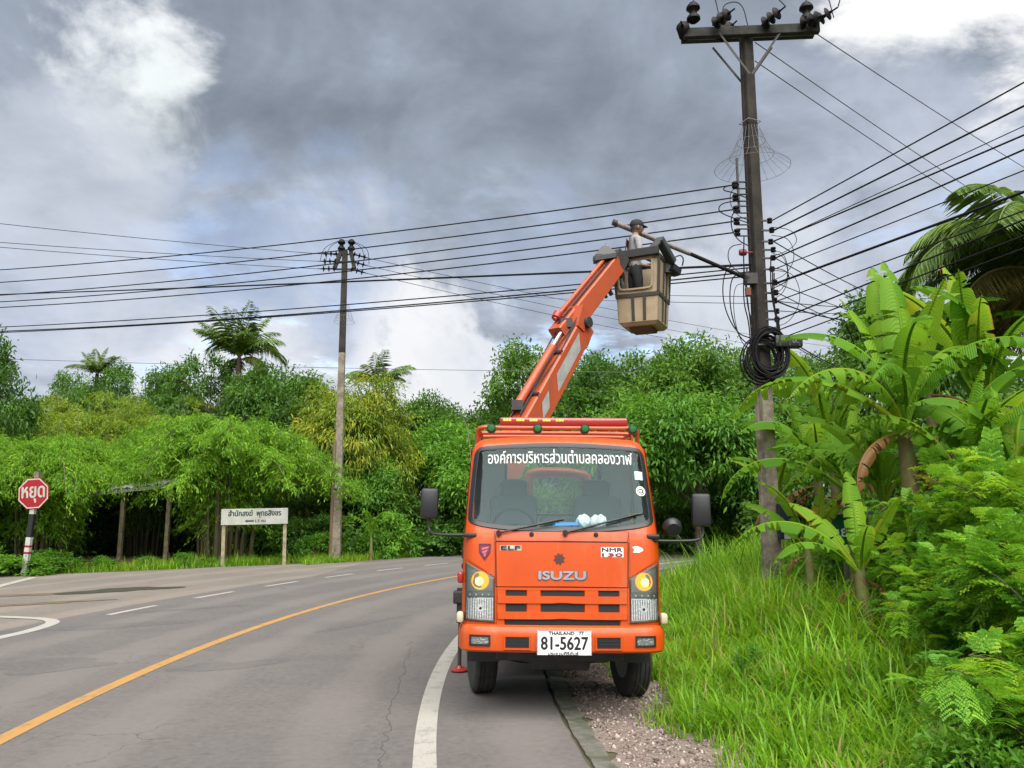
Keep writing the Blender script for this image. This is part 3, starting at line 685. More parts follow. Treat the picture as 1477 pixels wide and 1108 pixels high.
lettering('number', '130', M['signred'], lambda v: FS(.445 + v.x, 1.384 + v.y, .017 + v.z), .18, .027, bold=.003, parent=bd)
sh = [(-.055, .07), (.055, .07), (.05, -.01), (.0, -.08), (-.05, -.01)]
sx, sz = -.685, 1.405
em = MB().add([tuple(FS(sx + x, sz + z, .012)) for x, z in sh], [(0, 1, 2, 3, 4)]).build('shield_sticker', mat('shield_purple', (.11, .02, .06), .4), truck)
MB().add([tuple(FS(sx + x * .72, sz + z * .72, .014)) for x, z in sh], [(0, 1, 2, 3, 4)]).build('shield_field', mat('shield_red', (.36, .02, .03), .4), em)
b = MB()
for q in ([(-.03, .03), (.035, .045), (.03, .03), (-.02, .015)], [(-.025, .0), (.03, .018), (.015, -.002), (-.015, -.018)], [(-.006, -.02), (.014, -.01), (.002, -.045), (-.008, -.035)]):
    b.add([tuple(FS(sx + x, sz + z, .016)) for x, z in q], [(0, 1, 2, 3)])
b.build('shield_figure', mat('shield_pink', (.55, .22, .30), .4), em)
sc_ = [(-.05, .02), (-.01, .03), (.04, .012), (.05, -.01), (.01, -.03), (-.045, -.028), (-.03, -.005)]
MB().add([tuple(FS(.675 + x, 1.435 + z, .010)) for x, z in sc_], [tuple(range(7))]).build('torn_sticker', M['white'], truck)
# lamps
for sg in (-1, 1):
    q = [(sg * .592, .800), (sg * .852, .815), (sg * .856, 1.315), (sg * .597, 1.180)]
    hl = slab('headlight', q, .002, .010, M['hbezel'], truck, 12, 14, .008)
    cxl = sg * .715
    rf = slab('reflector', [(sg * .606, .822), (sg * .838, .832), (sg * .838, 1.010), (sg * .606, 1.010)], .012, .0025, M['hreflect'], hl, 8, 8, .02)
    b = MB()
    for k_ in range(11):
        x_ = .617 + .021 * k_; b.add([tuple(FS(sg * (x_ + a_), z_, .0150)) for a_, z_ in ((0, .832), (.006, .832), (.006, 1.0), (0, 1.0))], [(0, 1, 2, 3)])
    b.build('reflector_flutes', M['hbezel'], hl)['kind'] = 'stuff'
    shell_disc('bulb_shade', cxl, .920, 0, .034, .0155, M['hreflect'], hl); shell_disc('bulb_cap', cxl, .920, 0, .012, .0168, M['darkmetal'], hl)
    slab('upper_reflector', [(sg * .612, 1.066), (sg * .835, 1.066), (sg * .838, 1.275), (sg * .612, 1.175)], .012, .0008, mat('upper_reflector', (.42, .44, .40), .3, metal=.3), hl, 8, 6, .012)
    shell_disc('indicator', sg * .722, 1.155, 0, .078, .0145, M['amber'], hl)
    shell_disc('indicator_bulb', sg * .730, 1.150, 0, .036, .0165, M['bulb'], hl)
    slab('divider', [(sg * .596, 1.022), (sg * .850, 1.022), (sg * .850, 1.052), (sg * .596, 1.052)], .012, .006, mat('lamp_trim', (.33, .36, .33), .3, metal=.5), hl, 10, 3, .004)
    q2 = [(sg * .588, .796), (sg * .860, .811), (sg * .864, 1.335), (sg * .592, 1.195)]
    ln = slab('lens', q2, .004, .019, glass('lamp_lens', (.93, .95, .94), .9, .01) if 'lamp_lens' not in MATS else MATS['lamp_lens'], hl, 12, 14, .014)
    for k in range(4): shell_disc('stud', sg * (.645 + .055 * k), 1.037, 0, .0065, .0195, M['white'], hl, 8)
# bumper: swept section
def bumper_path(k=1.0):
    p = [(-.905, .42, 0), (-.905, .16, 0), (-.86, .03, 0), (-.70, -.025, 0), (0, -.045, 0), (.70, -.025, 0), (.86, .03, 0), (.905, .16, 0), (.905, .42, 0)]
    return chaikin(p, 3)
BP = bumper_path()
def sweep(path, sec, name, m, parent):
    b = MB(); k = len(sec); n = len(path)
    for i, p in enumerate(path):
        d = path[min(i + 1, n - 1)] - path[max(i - 1, 0)]; o = Vector((d.y, -d.x, 0)).normalized()
        b.v += [tuple(p + o * s[0] + Vector((0, 0, s[1]))) for s in sec]
    b.f = [(i * k + j, i * k + (j + 1) % k, (i + 1) * k + (j + 1) % k, (i + 1) * k + j) for i in range(n - 1) for j in range(k)] + [tuple(range(k)), tuple(range((n - 1) * k, n * k))]
    b.m = [0] * len(b.f); return b.build(name, m, parent, smooth_=True, angle=30)
bump = sweep(BP, [(-.05, .562), (-.008, .562), (.008, .578), (.012, .70), (.004, .745), (-.012, .772), (-.05, .785)], 'bumper', M['orange'], truck)
def by(x):
    return float(np.interp(x, [p.x for p in BP], [p.y for p in BP]))
def bpiece(name, x0, x1, z0, z1, out_, m, parent, bev=.006):
    xs = np.linspace(x0, x1, 9); b = MB(); n = 9
    for o, ins in ((0, 0), (out_, bev)):
        for zt in (0, 1):
            for i, x in enumerate(xs):
                xx = x0 + ins + (x1 - x0 - 2 * ins) * i / 8; z = (z0 + ins, z1 - ins)[zt]; b.v.append((xx, by(xx) - .011 - o, z))
    def r(a, i): return a * n + i
    for i in range(n - 1): b.f += [(r(2, i), r(2, i + 1), r(3, i + 1), r(3, i)), (r(0, i), r(0, i + 1), r(2, i + 1), r(2, i)), (r(1, i), r(1, i + 1), r(3, i + 1), r(3, i))]
    b.f += [(r(0, 0), r(1, 0), r(3, 0), r(2, 0)), (r(0, n - 1), r(1, n - 1), r(3, n - 1), r(2, n - 1))]; b.m = [0] * len(b.f)
    return b.build(name, m, parent)
def brim(name, x0, x1, z0, z1, w, out_, m, parent):
    b = MB(); xs = list(np.linspace(x0, x1, 9)); 
    def P(x, z): return (x, by(x) - .011 - out_, z)
    loop_o = [(x, z0) for x in xs] + [(x, z1) for x in xs[::-1]]
    loop_i = [(min(max(x, x0 + w), x1 - w), z0 + w) for x in xs] + [(min(max(x, x0 + w), x1 - w), z1 - w) for x in xs[::-1]]
    k = len(loop_o); b.v = [(x, by(x) - .009, z) for x, z in loop_o] + [P(x, z) for x, z in loop_o] + [P(x, z) for x, z in loop_i] + [(x, by(x) - .012, z) for x, z in loop_i]
    b.f = [(a * k + i, a * k + (i + 1) % k, (a + 1) * k + (i + 1) % k, (a + 1) * k + i) for a in range(3) for i in range(k)]; b.m = [0] * len(b.f)
    return b.build(name, m, parent)
for sg in (-1, 1):
    x0, x1 = sorted((sg * .50, sg * .285))
    v = bpiece('air_vent', x0, x1, .595, .700, .002, M['ink'], bump, .002); brim('vent_rim', x0 - .008, x1 + .008, .588, .708, .014, .010, M['orange'], bump)
    for z in (.628, .655): bpiece('vent_slat', x0 + .015, x1 - .015, z, z + .008, .006, M['black'], bump, .001)
    x0, x1 = sorted((sg * .80, sg * .63))
    f_ = bpiece('fog_light', x0, x1, .622, .700, .003, mat('fog_lens', (.34, .36, .34), .15, metal=.4, bump=.6, bscale=50), bump, .004); brim('fog_rim', x0 - .006, x1 + .006, .615, .707, .016, .010, M['black'], bump)
# plate
pl = MB().box((.01, -.075, .652), (.465, .008, .205), bev=.003).build('number_plate', M['plate'], truck)
def pfn(cx, cz): return lambda v: Vector((cx + v.x, -.0806 - v.z, cz + v.y))
lettering('number', '81-5627', M['ink'], pfn(.012, .650), .40, .105, bold=.004, parent=pl)
lettering('country', 'THAILAND', M['ink'], pfn(-.015, .732), .22, .026, bold=.0018, parent=pl)
lettering('province_code', '77', M['ink'], pfn(.155, .732), .04, .026, bold=.0018, parent=pl)
lettering('province', 'ประจวบคีรีขันธ์', M['ink'], pfn(.0, .567), .26, .028, bold=.0012, parent=pl)
b = MB()
for q in (((.01, .7525), (.45, .003)), ((.01, .5515), (.45, .003)), ((-.2175, .652), (.003, .195)), ((.2375, .652), (.003, .195))): b.box((q[0][0], -.0795, q[0][1]), (q[1][0], .003, q[1][1]))
b.build('plate_border', M['ink'], pl)
# wipers and washer nozzles
for x0, x1, z1 in ((-.565, -.02, 1.675), (.03, .70, 1.745)):
    a = FS(x0, 1.565, .03); e = FS(x1, z1, .03); mid = a.lerp(e, .55) + Vector((0, -.03, .0))
    w = MB().tube(chaikin([a, mid, e], 2), .010, 6).lathe([(0, -.03), (.022, -.03), (.024, .015), (0, .02)], 12, a, 'y').build('wiper', M['ink'], truck)
    bl0, bl1 = FS(x0 + (x1 - x0) * .22, 1.565 + (z1 - 1.565) * .20 + .008, .014), FS(x1 + .04, z1 + .012, .014)
    MB().tube([bl0.lerp(bl1, k / 6) for k in range(7)], .009, 5).build('blade', M['ink'], w)
for x in (-.27, .305):
    MB().lathe([(0, -.016), (.020, -.014), (.022, .02), (0, .02)], 12, FS(x, 1.558, .008), 'y').build('washer_cap', M['ink'], truck)
# mirrors on arms
def mirror(sg, x0, x1, z0, z1, arm):
    cxm, czm = (x0 + x1) / 2, (z0 + z1) / 2
    m_ = MB().box((cxm, .27, czm), (abs(x1 - x0), .09, z1 - z0), Matrix.Rotation(math.radians(-sg * 8), 3, 'Z'), bev=.03).build('mirror', M['black'], truck, smooth_=True)
    MB().box((cxm, .318, czm), (abs(x1 - x0) - .03, .004, z1 - z0 - .04), Matrix.Rotation(math.radians(-sg * 8), 3, 'Z')).build('mirror_glass', M['chrome'], m_)
    MB().tube(chaikin(arm, 2), .013, 8).build('mirror_arm', M['black'], m_, smooth_=True)
    MB().box((sg * .82, .14, 1.545), (.12, .06, .04), bev=.012).build('arm_bracket', M['black'], m_, smooth_=True)
mirror(-1, -1.285, -1.125, 1.685, 1.965, [(-.80, .14, 1.548), (-1.02, .18, 1.545), (-1.16, .22, 1.55), (-1.21, .27, 1.58), (-1.205, .27, 1.70)])
mirror(1, 1.205, 1.375, 1.635, 1.935, [(.80, .14, 1.51), (1.0, .18, 1.505), (1.24, .22, 1.51), (1.305, .27, 1.55), (1.30, .27, 1.66)])
R = Matrix.Rotation(math.radians(25), 3, 'X')
um = MB().lathe([(0, -.05), (.06, -.045), (.085, -.015), (.088, .02), (0, .025)], 20, (1.01, .20, 1.625), 'y', rot=R).tube([(1.02, .20, 1.6), (1.08, .19, 1.52)], .01).build('round_mirror', M['black'], truck, smooth_=True)
MB().lathe([(0, .0262), (.078, .0262)], 20, (1.01, .20, 1.625), 'y', rot=R).build('mirror_glass', M['chrome'], um)
MB().tube([(-.835, .50, 2.18), (-.87, .46, 2.50), (-.905, .43, 2.62)], .003, 5).build('aerial', M['chrome'], truck)
# side marker lamps, door hinges
for sg in (-1, 1):
    MB().box((sg * .895, .10, .84), (.06, .10, .09), bev=.02).build('marker_lamp', M['ivory'], truck, smooth_=True)
MB().box((-.905, .20, 1.17), (.05, .07, .10), bev=.018).build('repeater_lamp', M['redlens'], truck, smooth_=True)
MB().box((-.91, .70, 1.36), (.03, .10, .10), bev=.01).box((-.91, .70, 1.24), (.03, .10, .05), bev=.01).build('door_hinge', M['black'], truck)
# roof rack, light bar, round lamps
b = MB(); zr = 2.575
b.tube(chaikin([(-.80, .82, 2.43), (-.80, .78, 2.55), (-.76, .74, zr + .01), (-.60, .72, zr), (0, .70, zr), (.60, .72, zr), (.76, .74, zr + .01), (.80, .78, 2.55), (.80, .82, 2.43)], 3), .022, 8)
for y in (1.2, 1.6): b.tube(chaikin([(-.80, y, 2.43), (-.80, y, 2.56), (-.74, y, zr), (.74, y, zr), (.80, y, 2.56), (.80, y, 2.43)], 3), .02, 8)
for x in (-.78, .78): b.tube([(x, .78, zr - .01), (x, 1.62, zr - .01)], .018, 8)
rack = b.build('roof_rack', M['boom'], truck, smooth_=True)
lb = MB().box((.06, .82, 2.640), (1.27, .20, .085), bev=.02).build('light_bar', M['redlens'], truck, smooth_=True)
for i, x in enumerate(np.linspace(-.50, .02, 5)):
    for dx in (-.027, .0, .027): MB().box((x + dx, .716, 2.655), (.022, .008, .022), bev=.003).build('led', M['led'], lb)
MB().box((.06, .82, 2.588), (1.0, .14, .02)).build('bar_foot', M['black'], lb)
for x in (-.655, -.20, .265, .735):
    lm = MB().lathe([(0, -.03), (.026, -.028), (.040, -.008), (.042, .012)], 18, (x, .675, 2.562), 'y').build('round_lamp', M['greenlens'], truck, smooth_=True)
    MB().lathe([(.043, -.008), (.048, -.008), (.048, .04), (0, .05)], 18, (x, .675, 2.562), 'y').build('lamp_body', M['black'], lm, smooth_=True)
# front wheels, steered; rear duals
def wheel(x, y, z, steer, dual=False):
    prof = [(.20, -.09), (.215, -.095), (.27, -.108), (.325, -.108), (.362, -.098), (.378, -.082)]
    for w in (-.062, -.024, .024, .062): prof += [(.383, w - .008), (.375, w - .006), (.375, w + .006), (.383, w + .008)]
    prof += [(.378, .082), (.362, .098), (.325, .108), (.27, .108), (.215, .095), (.20, .09)]
    wl = MB(); wl.lathe(prof, 48, (0, 0, 0), 'x')
    rot = (0, 0, math.radians(steer))
    wh = wl.build('wheel', M['rubber'], truck, (x, y, z), rot, smooth_=True, angle=35)
    sg = -1 if x < 0 else 1
    MB().lathe([(.213, -.092), (.205, -.088), (.19, -.02), (.17, .015), (.10, .035), (.06, .075), (0, .078)][::1], 32, (0, 0, 0), 'x').build('rim', M['steel'] if False else mat('rim_grey', (.25, .25, .24), .5, metal=.4), wh, rot=(0, 0, 0 if sg > 0 else math.pi), smooth_=True, angle=35)
    b = MB()
    for k in range(6): a = k * math.pi / 3; b.lathe([(0, .03), (.014, .03), (.014, .055), (0, .058)], 6, (0, .125 * math.cos(a), .125 * math.sin(a)), 'x')
    b.build('wheel_nuts', M['darkmetal'], wh, rot=(0, 0, 0 if sg > 0 else math.pi))
    if dual: wl.build('inner_tyre', M['rubber'], wh, (-sg * .24, 0, 0), (0, 0, 0), smooth_=True, angle=35)
wheel(-.735, 1.12, .385, 11); wheel(.735, 1.12, .355, 11)
wheel(-.76, 3.75, .385, 0, True); wheel(.76, 3.75, .355, 0, True)
# chassis, axle, mud guards, underside
b = MB()
for x in (-.36, .36): b.beam((x, .15, .62), (x, 5.2, .62), .07, .18)
b.tube([(-.62, 1.12, .38), (-.35, 1.12, .33), (.35, 1.12, .33), (.62, 1.12, .38)], .055, 8)
b.box((0, .28, .52), (1.15, .12, .14), bev=.02).box((0, .62, .48), (.55, .5, .28), bev=.04).box((-.1, 2.4, .55), (.5, .7, .35))
b.tube([(-.55, .35, .47), (-.2, .30, .44), (.4, .30, .45), (.6, .4, .5)], .025, 6)
for x in (-.36, .36): b.beam((x, .95, .42), (x, 1.4, .42), .07, .10)
b.build('chassis', M['darkmetal'], truck)
for sg in (-1, 1):
    b = MB(); pts = [Vector((sg * .70, 1.12 + .50 * math.cos(a), .42 + .47 * math.sin(a))) for a in np.linspace(-.1, math.pi + .1, 18)]
    for i in range(len(pts) - 1): b.beam(pts[i], pts[i + 1], .30, .015, up=(0, 0.1, 1) if abs(pts[i + 1].z - pts[i].z) < .05 else (0, 1, 0.1))
    b.build('wheel_arch', M['black'], truck)
    MB().box((sg * .72, 1.66, .50), (.36, .02, .42)).build('mud_flap', M['black'], truck)
# rear body: deck, side lockers, headboard, turntable
deck = MB().box((0, 3.55, .98), (1.76, 3.3, .10), bev=.02).build('flat_bed', M['orange'], truck)
for sg in (-1, 1):
    lk = MB().box((sg * .72, 3.1, 1.22), (.30, 2.3, .38), bev=.02).build('tool_locker', M['orange'], deck)
    for y in (2.5, 3.2, 3.8): MB().box((sg * .875, y, 1.22), (.012, .56, .30), bev=.004).build('locker_door', M['boom'], deck)
b = MB()
b.tube(chaikin([(-.27, 1.95, 1.02), (-.27, 1.95, 2.12), (-.22, 1.95, 2.21), (.36, 1.95, 2.19), (.41, 1.95, 2.10), (.41, 1.95, 1.02)], 3), .058, 10).tube([(-.27, 1.95, 1.66), (.41, 1.95, 1.66)], .04, 8)
b.build('headboard_frame', M['orange'], deck, smooth_=True)
# outriggers
for sg in (-1, 1):
    o = MB().box((sg * .80, 2.16, .80), (.60, .14, .14), bev=.015).beam((sg * 1.02, 2.16, .90), (sg * 1.02, 2.16, .52), .08, .08).build('outrigger', M['darkmetal'], truck)
    zf = 0.0 if sg < 0 else -.03
    MB().tube([(sg * 1.02, 2.16, .56), (sg * 1.02, 2.16, .05 + zf)], .022, 10).build('jack_leg', M['darkmetal'], o)
    MB().lathe([(.10, .004), (.10, .018), (.05, .03), (.03, .06), (0, .06)], 16, (sg * 1.02, 2.16, zf)).build('jack_foot', M['red'], o)
turn = MB().lathe([(.34, 1.03), (.34, 1.16), (.27, 1.18), (.27, 1.30), (.24, 1.32), (.22, 1.75)], 24, (-.55, 2.35, 0)).build('turntable', M['boom'], truck, smooth_=True, angle=35)

# ---- articulated boom, built from its pivot to the basket
def tl(px, py, Y): return at(px, py, Y) - Vector((TX, TY, 0))
A0 = tl(757, 612, 9.9); A1 = tl(833, 470, 10.8); dA = (A1 - A0).normalized(); B0 = A0 - dA * 1.25; A1 = A1 + dA * .02
low = MB().beam(B0, A1, .30, .40, bev=.06, w1=.28, h1=.34).build('lower_boom', M['boom'], truck)
xA = dA.cross(Vector((0, 0, 1))).normalized(); uA = xA.cross(dA).normalized()
MB().beam(B0 - uA * .05, B0 + Vector((0, 0, -.5)), .36, .34).build('boom_bracket', M['boom'], low)
LA = (A1 - B0).length
def side_pt(f, up): return B0.lerp(A1, f) + xA * (.1515 + .002) * (1 - .06 * f) + uA * up
def panel_on_boom(f0, f1, h, name, m, sl=.05):
    MB().add([side_pt(f0, -h), side_pt(f0 + sl, h), side_pt(f1 + sl, h), side_pt(f1, -h)], [(0, 1, 2, 3)]).build(name, m, low)
panel_on_boom(.60, .86, .085, 'reflective_panel', mat('panel_grey', (.52, .52, .50), .5, vscale=8, col2=(.40, .40, .39)))
panel_on_boom(.44, .51, .075, 'reflective_panel', MATS['panel_grey'])
# lift cylinder and hoses along the top face
p0, p1 = B0.lerp(A1, .42) + uA * .26 - xA * .02, B0.lerp(A1, .93) + uA * .22 - xA * .02
cyl = MB().tube([p0, p0.lerp(p1, .7)], .055, 12).build('lift_cylinder', M['boom'], low, smooth_=True, angle=40)
MB().tube([p0.lerp(p1, .7), p1], .03, 10).build('ram', M['steel'], cyl, smooth_=True)
MB().box(p0, (.14, .14, .12)).build('cylinder_lug', M['darkmetal'], cyl)
MB().box(p1, (.16, .14, .12)).build('cylinder_lug', M['darkmetal'], cyl)
for k, s in enumerate((-.10, .06, .09)):
    pts = [B0.lerp(A1, f) + uA * (.205 + .03 * math.sin(9 * f + k * 2)) + xA * (s + .02 * math.sin(7 * f + k)) for f in np.linspace(.38, 1.0, 16)]
    MB().tube(pts, .011, 6).build('hydraulic_hose', M['ink'], low)
for f in (.5, .75): MB().beam(B0.lerp(A1, f) + uA * .2 - xA * .16, B0.lerp(A1, f) + uA * .2 + xA * .16, .03, .03).build('hose_clamp', M['darkmetal'], low)
# elbow
el_ = MB().lathe([(0, -.21), (.075, -.21), (.075, .21), (0, .21)], 16, A1 - dA * .05 + uA * .06, rot=xA.to_track_quat('Z', 'Y').to_matrix()).build('elbow_pin', M['darkmetal'], truck, smooth_=True, angle=40)
MB().beam(A1 - dA * .22 + uA * .10 - xA * .02, A1 + dA * .10 + uA * .20 - xA * .02, .36, .16).build('elbow_bracket', M['boom'], el_)
MB().beam(A1 + dA * .0 - uA * .18, A1 - dA * .16 - uA * .20, .10, .12).build('latch', M['darkmetal'], el_)
MB().lathe([(0, -.06), (.06, -.05), (.065, .05), (0, .06)], 12, A1 - dA * .16 + uA * .33 - xA * .14, rot=dA.to_track_quat('Z', 'Y').to_matrix()).build('swivel', M['red'], el_, smooth_=True)
# upper boom
C0 = tl(808, 480, 10.62); C1 = tl(884, 381, 11.45); dC = (C1 - C0).normalized(); xC = dC.cross(Vector((0, 0, 1))).normalized(); uC = xC.cross(dC).normalized()
up_ = MB().beam(C0 - dC * .10, C1, .22, .30, bev=.06, w1=.20, h1=.26).build('upper_boom', M['boom'], truck)
MB().tube([C0 + uC * .20 - xC * .05 + dC * .05, C1 + uC * .18 - xC * .05 - dC * .15], .03, 10).build('levelling_rod', M['boom'], up_, smooth_=True)
MB().beam(C0 + uC * .155 + xC * .03, C1 + uC * .135 + xC * .03 - dC * .1, .05, .012).build('hose_tray', M['ink'], up_)
MB().beam(C1 - dC * .42 - uC * .14, C1 - dC * .42 - uC * .26, .04, .05).build('hook', M['ink'], up_)
MB().beam(C1 - dC * .55 - uC * .14, C1 - dC * .55 - uC * .22, .03, .04).build('hook', M['ink'], up_)
hd = MB().beam(C1 - dC * .04, C1 + Vector((.07, .06, .16)), .20, .24).build('boom_head', M['darkmetal'], truck)
MB().beam(C1 + uC * .17 - dC * .25 - xC * .1, C1 + uC * .30 + dC * .12 - xC * .05, .025, .05).build('head_plate', M['steel'], hd)
# basket
BK = at(925, 480, 11.86) - Vector((TX, TY, 0)); BZ0 = at(915, 463, 11.6).z; BZ1 = at(935, 371, 11.6).z
BRZ = math.radians(-24); BR = Matrix.Rotation(BRZ, 3, 'Z'); BC = Vector((BK.x, BK.y, 0))
BH = BZ1 - BZ0
def bw(z):   # half width at height above the basket floor
    return .300 + (.350 - .300) * (z / BH)
def bpt(u, v, z): h = bw(z); return BC + BR @ Vector((u * h, v * h, 0)) + Vector((0, 0, BZ0 + z))
def bquad(mb, face, u0, u1, z0, z1, out_=0.0, th=.014):
    """panel on one of the four basket walls: face 0 front(-v), 1 right(+u), 2 back(+v), 3 left(-u)"""
    def P(u, z, o):
        k = 1 + o / bw(z)
        a = [(u, -k), (k, u), (-u, k), (-k, -u)][face]; return bpt(a[0], a[1], z)
    vs = [P(u0, z0, out_), P(u1, z0, out_), P(u1, z1, out_), P(u0, z1, out_), P(u0, z0, out_ - th), P(u1, z0, out_ - th), P(u1, z1, out_ - th), P(u0, z1, out_ - th)]
    mb.add(vs, [(0, 1, 2, 3), (7, 6, 5, 4), (0, 4, 5, 1), (1, 5, 6, 2), (2, 6, 7, 3), (3, 7, 4, 0)])
zt = BH; zm = .37
b = MB()
for f in (1, 2, 3): bquad(b, f, -1, 1, 0, zt)
bquad(b, 0, -1, 1, 0, .47); bquad(b, 0, -1, -.86, .47, zt); bquad(b, 0, .72, 1, .47, zt); bquad(b, 0, -1, 1, zt - .06, zt)
b.add([bpt(-.99, -.99, .0), bpt(.99, -.99, 0), bpt(.99, .99, 0), bpt(-.99, .99, 0), bpt(-.85, -.85, -.05), bpt(.85, -.85, -.05), bpt(.85, .85, -.05), bpt(-.85, .85, -.05)], [(3, 2, 1, 0), (4, 5, 6, 7), (0, 1, 5, 4), (1, 2, 6, 5), (2, 3, 7, 6), (3, 0, 4, 7)])
bask = b.build('basket', M['fibre'], truck)
MB().add([bpt(-.6, -.6, -.052), bpt(.6, -.6, -.052), bpt(.6, .6, -.052), bpt(-.6, .6, -.052), bpt(-.55, -.55, -.10), bpt(.55, -.55, -.10), bpt(.55, .55, -.10), bpt(-.55, .55, -.10)], [(3, 2, 1, 0), (4, 5, 6, 7), (0, 1, 5, 4), (1, 2, 6, 5), (2, 3, 7, 6), (3, 0, 4, 7)]).build('basket_sole', mat('sole_brown', (.16, .07, .03), .8), bask)
def rib(face, u0, u1, z0, z1): 
    r_ = MB(); bquad(r_, face, u0, u1, z0, z1, .016, .018); r_.build('rib', M['ribs'], bask)
for f in range(4):
    rib(f, -1.04, 1.04, zm, zm + .055)
    if f != 0: rib(f, -1.03, 1.03, zt - .05, zt + .01)
    for u in ((-.30, -.16), (.26, .40)):
        rib(f, u[0], u[1], 0.02, zm - .002)
        if f != 0: rib(f, u[0], u[1], zm + .06, zt - .055)
    rib(f, .93, 1.05, zm + .06, zt) if f in (0, 1) else None
    rib(f, -1.05, -.95, zm + .06, zt) if f == 0 else None
# entry cut-out rim
rim_ = [bpt(*p) for p in ((-.84, -1.05, zt - .07), (-.84, -1.05, .55), (-.80, -1.05, .505), (-.70, -1.05, .485), (.56, -1.05, .485), (.66, -1.05, .505), (.70, -1.05, .55), (.70, -1.05, zt - .07))]
MB().tube(chaikin(rim_, 2), .018, 6).build('entry_rim', M['fibre'], bask, smooth_=True)
# padded black rail round the top, control box, lamp hood on a bracket
rl = MB()
pr = [bpt(*p) for p in ((-1.1, -1.1, zt + .03), (1.0, -1.1, zt + .05))]
rl.beam(pr[0], pr[1], .06, .13, bev=.2).beam(bpt(-1.1, -1.1, zt + .04), bpt(-1.1, 1.1, zt + .04), .06, .13, bev=.2).beam(bpt(-1.1, 1.1, zt + .04), bpt(1.1, 1.1, zt + .04), .06, .13, bev=.2)
rail = rl.build('padded_rail', M['black'], bask)
MB().beam(bpt(-1.0, -1.14, zt - .08), bpt(-.28, -1.14, zt - .05), .07, .22, bev=.12).build('control_box', M['black'], bask)
MB().beam(bpt(-.95, -.7, zt - .1), bpt(-.9, -.7, zt - .62), .10, .12).tube([bpt(-.9, -.8, zt - .2), bpt(-.7, -.9, zt - .4), bpt(-.75, -.8, zt - .6)], .03, 6).build('control_lever_box', mat('grey_box', (.10, .11, .12), .6), bask)
ar = MB().beam(bpt(.55, -.9, zt + .06), bpt(.95, -.75, zt + .24), .09, .10, bev=.15).beam(bpt(.93, -.78, zt + .25), bpt(1.28, .15, zt - .02), .13, .10, bev=.15).build('swing_arm', mat('arm_grey', (.055, .060, .066), .5), bask)
MB().beam(bpt(1.22, .1, zt - .10), bpt(1.45, .55, zt - .16), .14, .12, bev=.1).tube(chaikin([bpt(1.3, .2, zt + .04), bpt(1.6, .3, zt + .1), bpt(1.75, .3, zt + .02), bpt(1.7, .3, zt - .08)], 2), .012, 5).box(bpt(1.1, .2, zt - .08), (.1, .1, .2)).build('clamp', M['ink'], ar)
MB().box(bpt(1.08, .8, zt - .10), (.10, .10, .14), bev=.02).build('corner_block', M['fibre'], bask)
hp = tl(870, 369, 11.35)
hood = MB().box(hp + Vector((-.02, 0, -.03)), (.34, .16, .085), Matrix.Rotation(math.radians(-10), 3, 'Y'), bev=.01)
hood.add([hp + Vector(p) for p in ((-.17, -.07, .0), (.15, -.07, .03), (.15, .07, .03), (-.17, .07, .0), (-.06, -.02, .15), (.03, -.02, .15), (.03, .02, .15), (-.06, .02, .15))], [(4, 5, 6, 7), (0, 1, 5, 4), (1, 2, 6, 5), (2, 3, 7, 6), (3, 0, 4, 7)])
hood.build('valve_cover', M['black'], truck)
MB().beam(hp + Vector((.1, 0, 0)), pr[0] + Vector((-.02, .05, .02)), .06, .06).build('cover_bracket', M['black'], truck)
MB().beam(C1 + Vector((.0, .02, .05)), bpt(-1.02, 0, zt - .25), .12, .2).build('basket_mount', M['darkmetal'], truck)

# things lying on the dashboard
tag(MB().beam((TX - .05, TY + .40, 1.60), (TX + .27, TY + .42, 1.605), .20, .035).beam((TX - .04, TY + .44, 1.645), (TX + .25, TY + .46, 1.65), .18, .025).build('folder', mat('folder_blue', (.02, .25, .62), .5)), 'bright blue folder lying on the truck dashboard behind the windscreen', 'folder')
gl = MB(); rnd = random.Random(3)
for k in range(9): gl.lathe([(0, -.05), (.05, -.03), (.07, .0), (.05, .035), (0, .05)], 8, (TX + .30 + rnd.uniform(-.08, .10), TY + .42 + rnd.uniform(-.04, .05), 1.645 + rnd.uniform(-.02, .035)), rot=Matrix.Rotation(rnd.uniform(0, 3), 3, 'X') @ Matrix.Rotation(rnd.uniform(0, 3), 3, 'Y'))
tag(gl.build('cloth_gloves', mat('glove_cloth', (.55, .62, .60), .9), smooth_=True), 'crumpled pale work gloves piled beside the blue folder', 'gloves')
